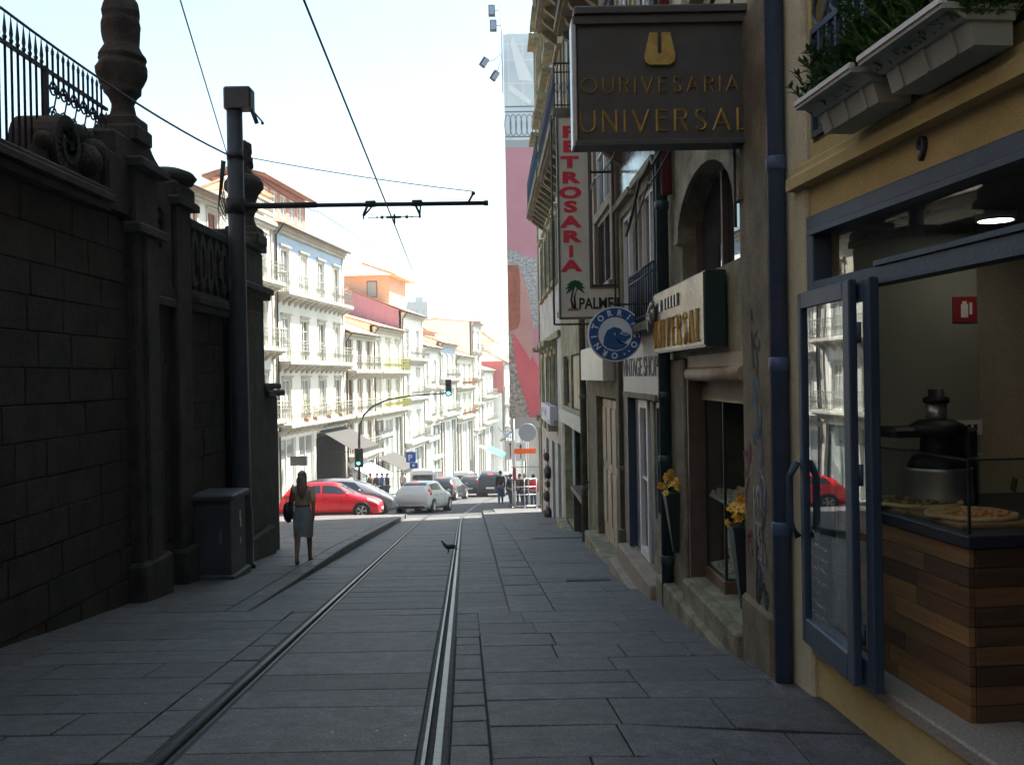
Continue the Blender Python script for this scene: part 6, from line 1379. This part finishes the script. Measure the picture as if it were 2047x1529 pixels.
    for fx in (L0-.72, L1+.68):
        for sg in (1, -1):
            b = MB(); b.lathe([(R+.035, sg*.6), (R+.035, sg*.882), (R, sg*.882)], (fx, 0, R+.01), 20, ax='y'); b.build('wheel_arch', tr, t)
            wh = MB(); yo = sg*.9; wh.lathe(cap=False, n=24, prof=[(R-.1, yo-sg*.2), (R-.02, yo-sg*.2), (R, yo-sg*.16), (R, yo-sg*.03), (R-.03, yo), (R-.1, yo)], c=(fx, 0, R), ax='y'); o = wh.build('wheel', tyre, t)
            b = MB(); b.lathe([(R-.1, yo-sg*.03), (R-.115, yo-sg*.005), (R-.13, yo-sg*.03)], (fx, 0, R), 20, ax='y', cap=False); b.lathe([(.05, yo-sg*.05), (.04, yo-sg*.0)], (fx, 0, R), 12, ax='y')
            for k in range(spokes):
                for d in ((-.07, .07) if spokes == 5 else (0,)):
                    a = 2*math.pi*k/spokes; b.tube([(fx+.04*math.cos(a), yo-sg*.02, R+.04*math.sin(a)), (fx+(R-.11)*math.cos(a+d*2), yo-sg*.02, R+(R-.11)*math.sin(a+d*2))], .02, 4)
            b.build('rim', M('wheel_silver', (.6, .6, .6), rough=.4), o)
    return t
def paint(n, c, c2=None): return M(n, c, rough=.3, coat=.6)
P_red = paint('car_red_paint', (.85, .006, .02)); P_sil = paint('car_silver_paint', (.17, .18, .2)); P_wht = paint('car_white_paint', (.55, .56, .56)); P_dk = paint('car_dark_paint', (.02, .022, .028)); P_van = paint('van_white_paint', (.55, .56, .58))
def road(x, y): return (x, y, gz(x, y)+.0)
# every car sits tilted with the falling road
def park(label, T, p, x, y, hd, **k):
    o = car(label, T, p, road(x, y), hd, **k); d = Vector((math.cos(hd), math.sin(hd))); sl = -.106 if y < 46 else -.092
    fwd = Vector((d.x, d.y, sl*d.y)).normalized(); left = Vector((-d.y, d.x, sl*d.x)).normalized(); up = fwd.cross(left).normalized()
    m = Matrix((fwd, up.cross(fwd), up)).transposed().to_4x4(); s_ = k.get('scl', 1); o.matrix_world = Matrix.Translation(road(x, y)) @ m @ Matrix.Scale(s_, 4); return o
NP = math.pi/2
park('bright red hatchback seen side-on at the crossing behind the woman', HATCH, P_red, -7.35, 39.4, 0.02, brake=False)
park('silver people carrier just behind the red hatchback', MPV, P_sil, -7.35, 43.0, .05, brake=False, scl=1.0)
park('white hatchback seen from behind with brake light on', HATCH, P_wht, -4.25, 46.3, NP-.22)
park('black hatchback with red brake light beyond the white hatchback', HATCH, P_dk, -4.2, 62.5, NP-.2)
park('white van farther down, partly behind the white hatchback', VAN, P_van, -6.4, 73, NP-.1, brake=False)
park('second white van with only its roof showing between dark cars', VAN, P_van, -4.3, 86, NP-.1, brake=False, scl=.85)
park('low dark saloon between the black hatchback and the pickup', HATCH, P_dk, -2.95, 70, NP-.1)
park('black high-roofed car with pale tailgate ahead in the queue', MPV, P_dk, -1.5, 69, NP-.05, scl=1.1)
park('pale blue car queueing beyond the black high-roofed car', MPV, P_sil, -.75, 79, NP-.05, brake=False)

# ================================================================ PEOPLE
def skin_mesh(J, E_, name, m, sub=1, root=0):
    keys = list(J); me = bpy.data.meshes.new(name); me.from_pydata([J[k][0] for k in keys], [(keys.index(a), keys.index(c)) for a, c in E_], [])
    o = bpy.data.objects.new('tmp', me); col.objects.link(o); md = o.modifiers.new('s', 'SKIN'); md.use_smooth_shade = True
    for i, k in enumerate(keys):
        r = J[k][1]; sv = me.skin_vertices[0].data[i]; sv.radius = r if isinstance(r, tuple) else (r, r); sv.use_root = (i == root)
    s = o.modifiers.new('ss', 'SUBSURF'); s.levels = sub; s.render_levels = sub
    dg = bpy.context.evaluated_depsgraph_get(); out = bpy.data.meshes.new_from_object(o.evaluated_get(dg)); bpy.data.objects.remove(o); out.name = name
    out.materials.clear(); out.materials.append(m)
    for p in out.polygons: p.use_smooth = True
    return out
skin_m = M('skin', (.3, .16, .1), (.36, .2, .13), 3, .55)
def person(label, loc, face, h=1.7, top=(.03, .03, .035), legs=(.04, .05, .09), hair=(.03, .02, .015), stride=.1, female=False, skirt=None, longhair=False, bag=None, shoe=(.02, .02, .02), group='people in the street', armbend=.0, fingers=False, top_m=None):
    t = thing('person', label, 'person', tuple(loc), face, group); s = h
    # faces +y in its own frame; feet at z=0
    st = stride; K = {
     'pel': ((0, 0, .53), (.085, .06)), 'sp': ((0, .0, .62), (.072, .055)), 'ch': ((0, 0, .73), (.09, .06)), 'ut': ((0, 0, .8), (.06, .045)), 'nk': ((0, .005, .845), .032), 'hb': ((0, .01, .88), (.036, .042)), 'hd': ((0, .008, .93), (.045, .055)), 'tp': ((0, 0, .972), (.03, .036))}
    E_ = [('pel', 'sp'), ('sp', 'ch'), ('ch', 'ut'), ('ut', 'nk'), ('nk', 'hb'), ('hb', 'hd'), ('hd', 'tp')]
    for sg, n in ((1, 'R'), (-1, 'L')):
        sw = sg*st
        K['sh'+n] = ((sg*.098, 0, .805), .03); K['el'+n] = ((sg*.122, -sw*.35-.015, .65), .023); K['wr'+n] = ((sg*.125, -sw*.6+armbend, .515), .015); K['ha'+n] = ((sg*.122, -sw*.65+armbend, .48), (.012, .02))
        E_ += [('ut', 'sh'+n), ('sh'+n, 'el'+n), ('el'+n, 'wr'+n), ('wr'+n, 'ha'+n)]
        if fingers:
            for f in range(4): K['f%s%d' % (n, f)] = ((sg*.119, -sw*.65+armbend+(f-1.5)*.0095, .448-(.006 if f in (1, 2) else 0)), .0055); E_.append(('ha'+n, 'f%s%d' % (n, f)))
            K['th'+n] = ((sg*.115, -sw*.65+armbend+.022, .463), .006); E_.append(('wr'+n, 'th'+n))
        K['hp'+n] = ((sg*.05, 0, .49), .054); K['kn'+n] = ((sg*.05, sw*.5+.01, .275), .034); K['an'+n] = ((sg*.048, sw*.95-.02, .048+(.02 if sw < 0 else 0)), .02); K['to'+n] = ((sg*.052, sw*.95+.07, .018), (.022, .014)); K['hl'+n] = ((sg*.048, sw*.95-.04, .02+(.02 if sw < 0 else 0)), .018)
        E_ += [('pel', 'hp'+n), ('hp'+n, 'kn'+n), ('kn'+n, 'an'+n), ('an'+n, 'to'+n), ('an'+n, 'hl'+n)]
    J = {k: (tuple(c*s for c in p), tuple(q*s for q in r) if isinstance(r, tuple) else r*s) for k, (p, r) in K.items()}
    put('body', skin_mesh(J, E_, 'body', skin_m), t)
    def sub(nm, ks, g, m, ov={}):
        ks = [k for k in ks if k in J]; JJ = {k: (J[k][0], tuple(q+g*s for q in J[k][1]) if isinstance(J[k][1], tuple) else J[k][1]+g*s) for k in ks}; JJ.update(ov)
        EE = [e for e in E_ if e[0] in JJ and e[1] in JJ]; return put(nm, skin_mesh(JJ, EE, nm, m), t)
    tm = top_m or M('cloth_top_%d%d%d' % tuple(int(99*c) for c in top), top, tuple(c*1.5+.01 for c in top), 9, .85)
    sub('jacket' if not female else 'blouse', ['pel', 'sp', 'ch', 'ut', 'shR', 'shL', 'elR', 'elL']+(['wrR', 'wrL'] if not female else []), .009 if female else .013, tm)
    if skirt:
        sk = M('skirt_cloth', skirt, tuple(c*1.3 for c in skirt), 8, .9); b = MB(); prof = [(.076, .625), (.09, .58), (.102, .52), (.108, .46), (.104, .38), (.1, .29)]
        V = []; n = 24
        for i, (r, z) in enumerate(prof):
            for k in range(n):
                a = 2*math.pi*k/n; rr = r*(1+.035*math.sin(5*a+1)*i/5); V.append((rr*math.cos(a)*s, rr*math.sin(a)*.8*s+(st*.1*math.cos(a)*s if i > 3 else 0), (z+.006*math.sin(3*a)*(i == 5))*s))
        b.add(V, [(i*n+k, i*n+(k+1) % n, (i+1)*n+(k+1) % n, (i+1)*n+k) for i in range(len(prof)-1) for k in range(n)], 0, True); b.build('skirt', sk, t)
        b = MB(); b.lathe([(.078*s, .605*s), (.08*s, .62*s), (.078*s, .63*s)], n=24); b.v = [(x, y*.8, z) for x, y, z in b.v]; b.build('belt', M('belt_brown', (.12, .06, .03)), t)
    else:
        lm_ = M('cloth_legs_%d%d%d' % tuple(int(99*c) for c in legs), legs, tuple(c*1.4+.01 for c in legs), 9, .85)
        sub('trousers', ['pel', 'hpR', 'hpL', 'knR', 'knL', 'anR', 'anL'], .01, lm_)
    sm_ = M('shoe_%d%d' % (int(99*shoe[0]), int(99*shoe[1])), shoe, rough=.5)
    for n in 'RL':
        JJ = {k: (J[k+n][0], J[k+n][1] if not isinstance(J[k+n][1], tuple) else J[k+n][1]) for k in ('an', 'to', 'hl')}; a = Vector(JJ['an'][0]); 
        JJ = {'an': (tuple(a-Vector((0, 0, .012*s))), .02*s), 'to': (JJ['to'][0], (.028*s, .017*s)), 'hl': (JJ['hl'][0], .023*s)}
        put('shoe', skin_mesh(JJ, [('an', 'to'), ('an', 'hl')], 'shoe', sm_), t)
    hm = M('hair_%d' % int(999*hair[0]), hair, tuple(c*1.8 for c in hair), 20, .6, .4, 60, stretch=(1, 1, .15)); b = MB()
    b.ball((0, -.012*s, .945*s), .056*s, 14, sc3=(.92, 1.05, 1.0))
    if longhair: b.tube([(0, -.03*s, .96*s), (0, -.05*s, .9*s), (.005*s, -.062*s, .83*s), (0, -.068*s, .76*s), (.01*s, -.06*s, .7*s)], [.05*s, .058*s, .055*s, .045*s, .012*s], 12)
    o = b.build('hair', hm, t); shape_noise(o, .006, 18)
    # face: nose, eyes, mouth, ears
    b = MB(); b.ball((0, .062*s, .918*s), .009*s, 6, sc3=(.8, 1.2, 1.3)); [b.ball((sg*.045*s, .005*s, .918*s), .012*s, 6, sc3=(.5, 1, 1.3)) for sg in (1, -1)]; b.build('nose_and_ears', skin_m, t)
    b = MB(); [b.ball((sg*.018*s, .054*s, .933*s), .005*s, 6) for sg in (1, -1)]; b.box(-.014*s, .014*s, .052*s, .056*s, .892*s, .896*s); b.build('eyes_and_mouth', M('face_dark', (.08, .03, .025)), t)
    if bag:
        bg_ = thing('shoulder_bag', bag[0], 'bag', tuple(loc), face); b = MB(); b.ball((-.155*s, -.0, .56*s), .1*s, 14, sc3=(.55, 1.0, 1.15)); o = b.build('bag_body', M('bag_leather', (.012, .012, .02), (.03, .028, .035), 8, .5), bg_); shape_noise(o, .012, 7)
        b = MB(); b.tube([(-.13*s, .05*s, .62*s), (-.12*s, .04*s, .76*s), (-.1*s, 0, .845*s), (-.12*s, -.045*s, .76*s), (-.14*s, -.05*s, .62*s)], .008*s, 6); b.build('strap', _m['bag_leather'], bg_)
    return t
wy = 16.3; wx = (600-1023)/1948*wy
person('woman in grey skirt and tan blouse walking away beside the dark wall', (wx, wy, gpl(wx, wy)), 0.05, 1.56, top=(.48, .35, .24), hair=(.3, .2, .13), stride=.15, female=True, skirt=(.32, .32, .31), longhair=True, bag=('large dark shoulder bag hanging on the left side of the woman in grey skirt',), shoe=(.1, .13, .04), group=None, fingers=True)
def ppl(label, X, Y, Yd, face, **k):
    p = atY(X, Y, Yd); x = p.x; zz = gz(x, Yd)+k.pop('dz', 0); person(label, (x, Yd, zz), face, **k)
ppl('man in dark jacket and blue jeans walking away in front of the queue of cars', 1001, 1000, 54, 0, h=1.85, legs=(.04, .08, .18), stride=.14)
ppl('person in dark coat with blond hair standing behind the metal barrier', 1050, 1000, 47, .2, h=1.75, top=(.03, .03, .03), hair=(.3, .18, .05), stride=.03)
ppl('person in red jacket at the corner nearest the shaded building', 1067, 1000, 46, -.2, h=1.7, top=(.4, .02, .03), stride=.05)
ppl('dark dressed person just left of the signpost', 1021, 1000, 50, .6, h=1.7, stride=.08)
ppl('person in brown coat beyond the metal barrier', 1039, 1000, 52, 2.6, h=1.68, top=(.12, .07, .04), stride=.06)
for i, (X, Yd, c, lab) in enumerate(((754, 60, (.03, .03, .05), 'navy dressed person left in the group under the white awning'), (764, 60.6, (.05, .1, .3), 'person in blue top in the middle of the group under the white awning'), (774, 59.5, (.03, .03, .03), 'black dressed person right in the group under the white awning'), (700, 58, (.5, .5, .5), 'person in pale top under the grey awning'), (741, 61, (.1, .05, .04), 'person in brown under the edge of the white awning'), (806, 66, (.35, .3, .28), 'person in pale coat on the pavement by the parking sign'), (935, 92, (.03, .03, .03), 'left of two dark figures far down by the dark saloon'), (949, 96, (.05, .03, .03), 'right of two dark figures far down by the dark saloon'), (868, 92, (.05, .05, .06), 'small dark figure on the far pavement above the black hatchback'))):
    ppl(lab, X, 960, Yd, (.5, -.8, 2.2, 1.2, -2, 2.9, 0, .5, 1)[i], h=1.7, top=c, stride=(.02, .1, .05)[i % 3], dz=.13 if X < 900 else 0)
def inrow(u, o, z): return (2.02-.022*u-o, u, z)
person('shop worker in red shirt leaning in the open-fronted shop hatch', inrow(24.6, -.55, -2.5), 1.5, 1.65, top=(.5, .02, .03), stride=.02, group='people inside the shop hatch')
person('customer in red jacket standing at the open shop hatch', inrow(22.6, -.45, -2.5), 1.7, 1.6, top=(.4, .02, .03), stride=.05, group='people inside the shop hatch')
# pigeon on the right-hand rail
pp_ = stand(897, 1106); pg_ = thing('pigeon', 'small dark pigeon standing beside the right-hand tram rail', 'pigeon', (pp_.x, pp_.y, gz(0, pp_.y)+.003), 1.4)
fm_ = M('pigeon_feathers', (.03, .032, .04), (.07, .07, .08), 12, .7)
J = {'b': ((0, 0, .13), (.05, .05)), 'c': ((0, .07, .15), (.042, .045)), 'n': ((0, .11, .2), .022), 'h': ((0, .125, .24), .022), 'k': ((0, .165, .232), .006), 'r': ((0, -.09, .11), (.028, .02)), 't': ((0, -.2, .085), (.026, .006)), 'l1': ((.022, 0, .08), .01), 'l2': ((.022, .01, .01), .006), 'f1': ((.022, .04, .004), .004), 'm1': ((-.022, 0, .08), .01), 'm2': ((-.022, .01, .01), .006), 'f2': ((-.022, .04, .004), .004)}
put('body', skin_mesh(J, [('b', 'c'), ('c', 'n'), ('n', 'h'), ('h', 'k'), ('b', 'r'), ('r', 't'), ('b', 'l1'), ('l1', 'l2'), ('l2', 'f1'), ('b', 'm1'), ('m1', 'm2'), ('m2', 'f2')], 'body', fm_, 2), pg_)
b = MB(); [b.ball((sg*.045, -.05, .14), .05, 10, sc3=(.35, 1.9, .7)) for sg in (1, -1)]; b.build('wing', fm_, pg_)
# fallen leaves and scraps on the paving
lm2 = M('litter_pale', (.4, .37, .3), rough=.8); R_ = random.Random(9); b = MB()
for i in range(70):
    y = R_.uniform(4.5, 24); x = R_.uniform(-4.2, 1.7); z = (gpl if x < KL(y) else gpr if x > KR(y) else gz)(x, y)+.004; a = R_.uniform(0, 3); r = R_.uniform(.004, .012)
    b.add([(x+r*math.cos(a+q), y+r*1.5*math.sin(a+q), z+R_.uniform(0, .004)) for q in (0, 1.6, 3.1, 4.6)], [(0, 1, 2, 3)])
put('litter', b.mesh('litter', lm2, fix=False), kind='stuff')

# thin warm haze volume added to imitate lens glare over the far street
b = MB(); b.box(-70, 60, -50, 262, -42, 46); me = bpy.data.meshes.new('glare_veil'); me.from_pydata(b.v, [], b.f)
hm = bpy.data.materials.new('glare_veil_air'); hm.use_nodes = True; n = hm.node_tree; n.nodes.clear(); o_ = n.nodes.new('ShaderNodeOutputMaterial'); v_ = n.nodes.new('ShaderNodeVolumePrincipled')
v_.inputs['Color'].default_value = (1, .98, .95, 1); v_.inputs['Density'].default_value = .0012; v_.inputs['Anisotropy'].default_value = .3; n.links.new(v_.outputs[0], o_.inputs['Volume']); me.materials.append(hm)
put('glare_veil', me, kind='stuff')
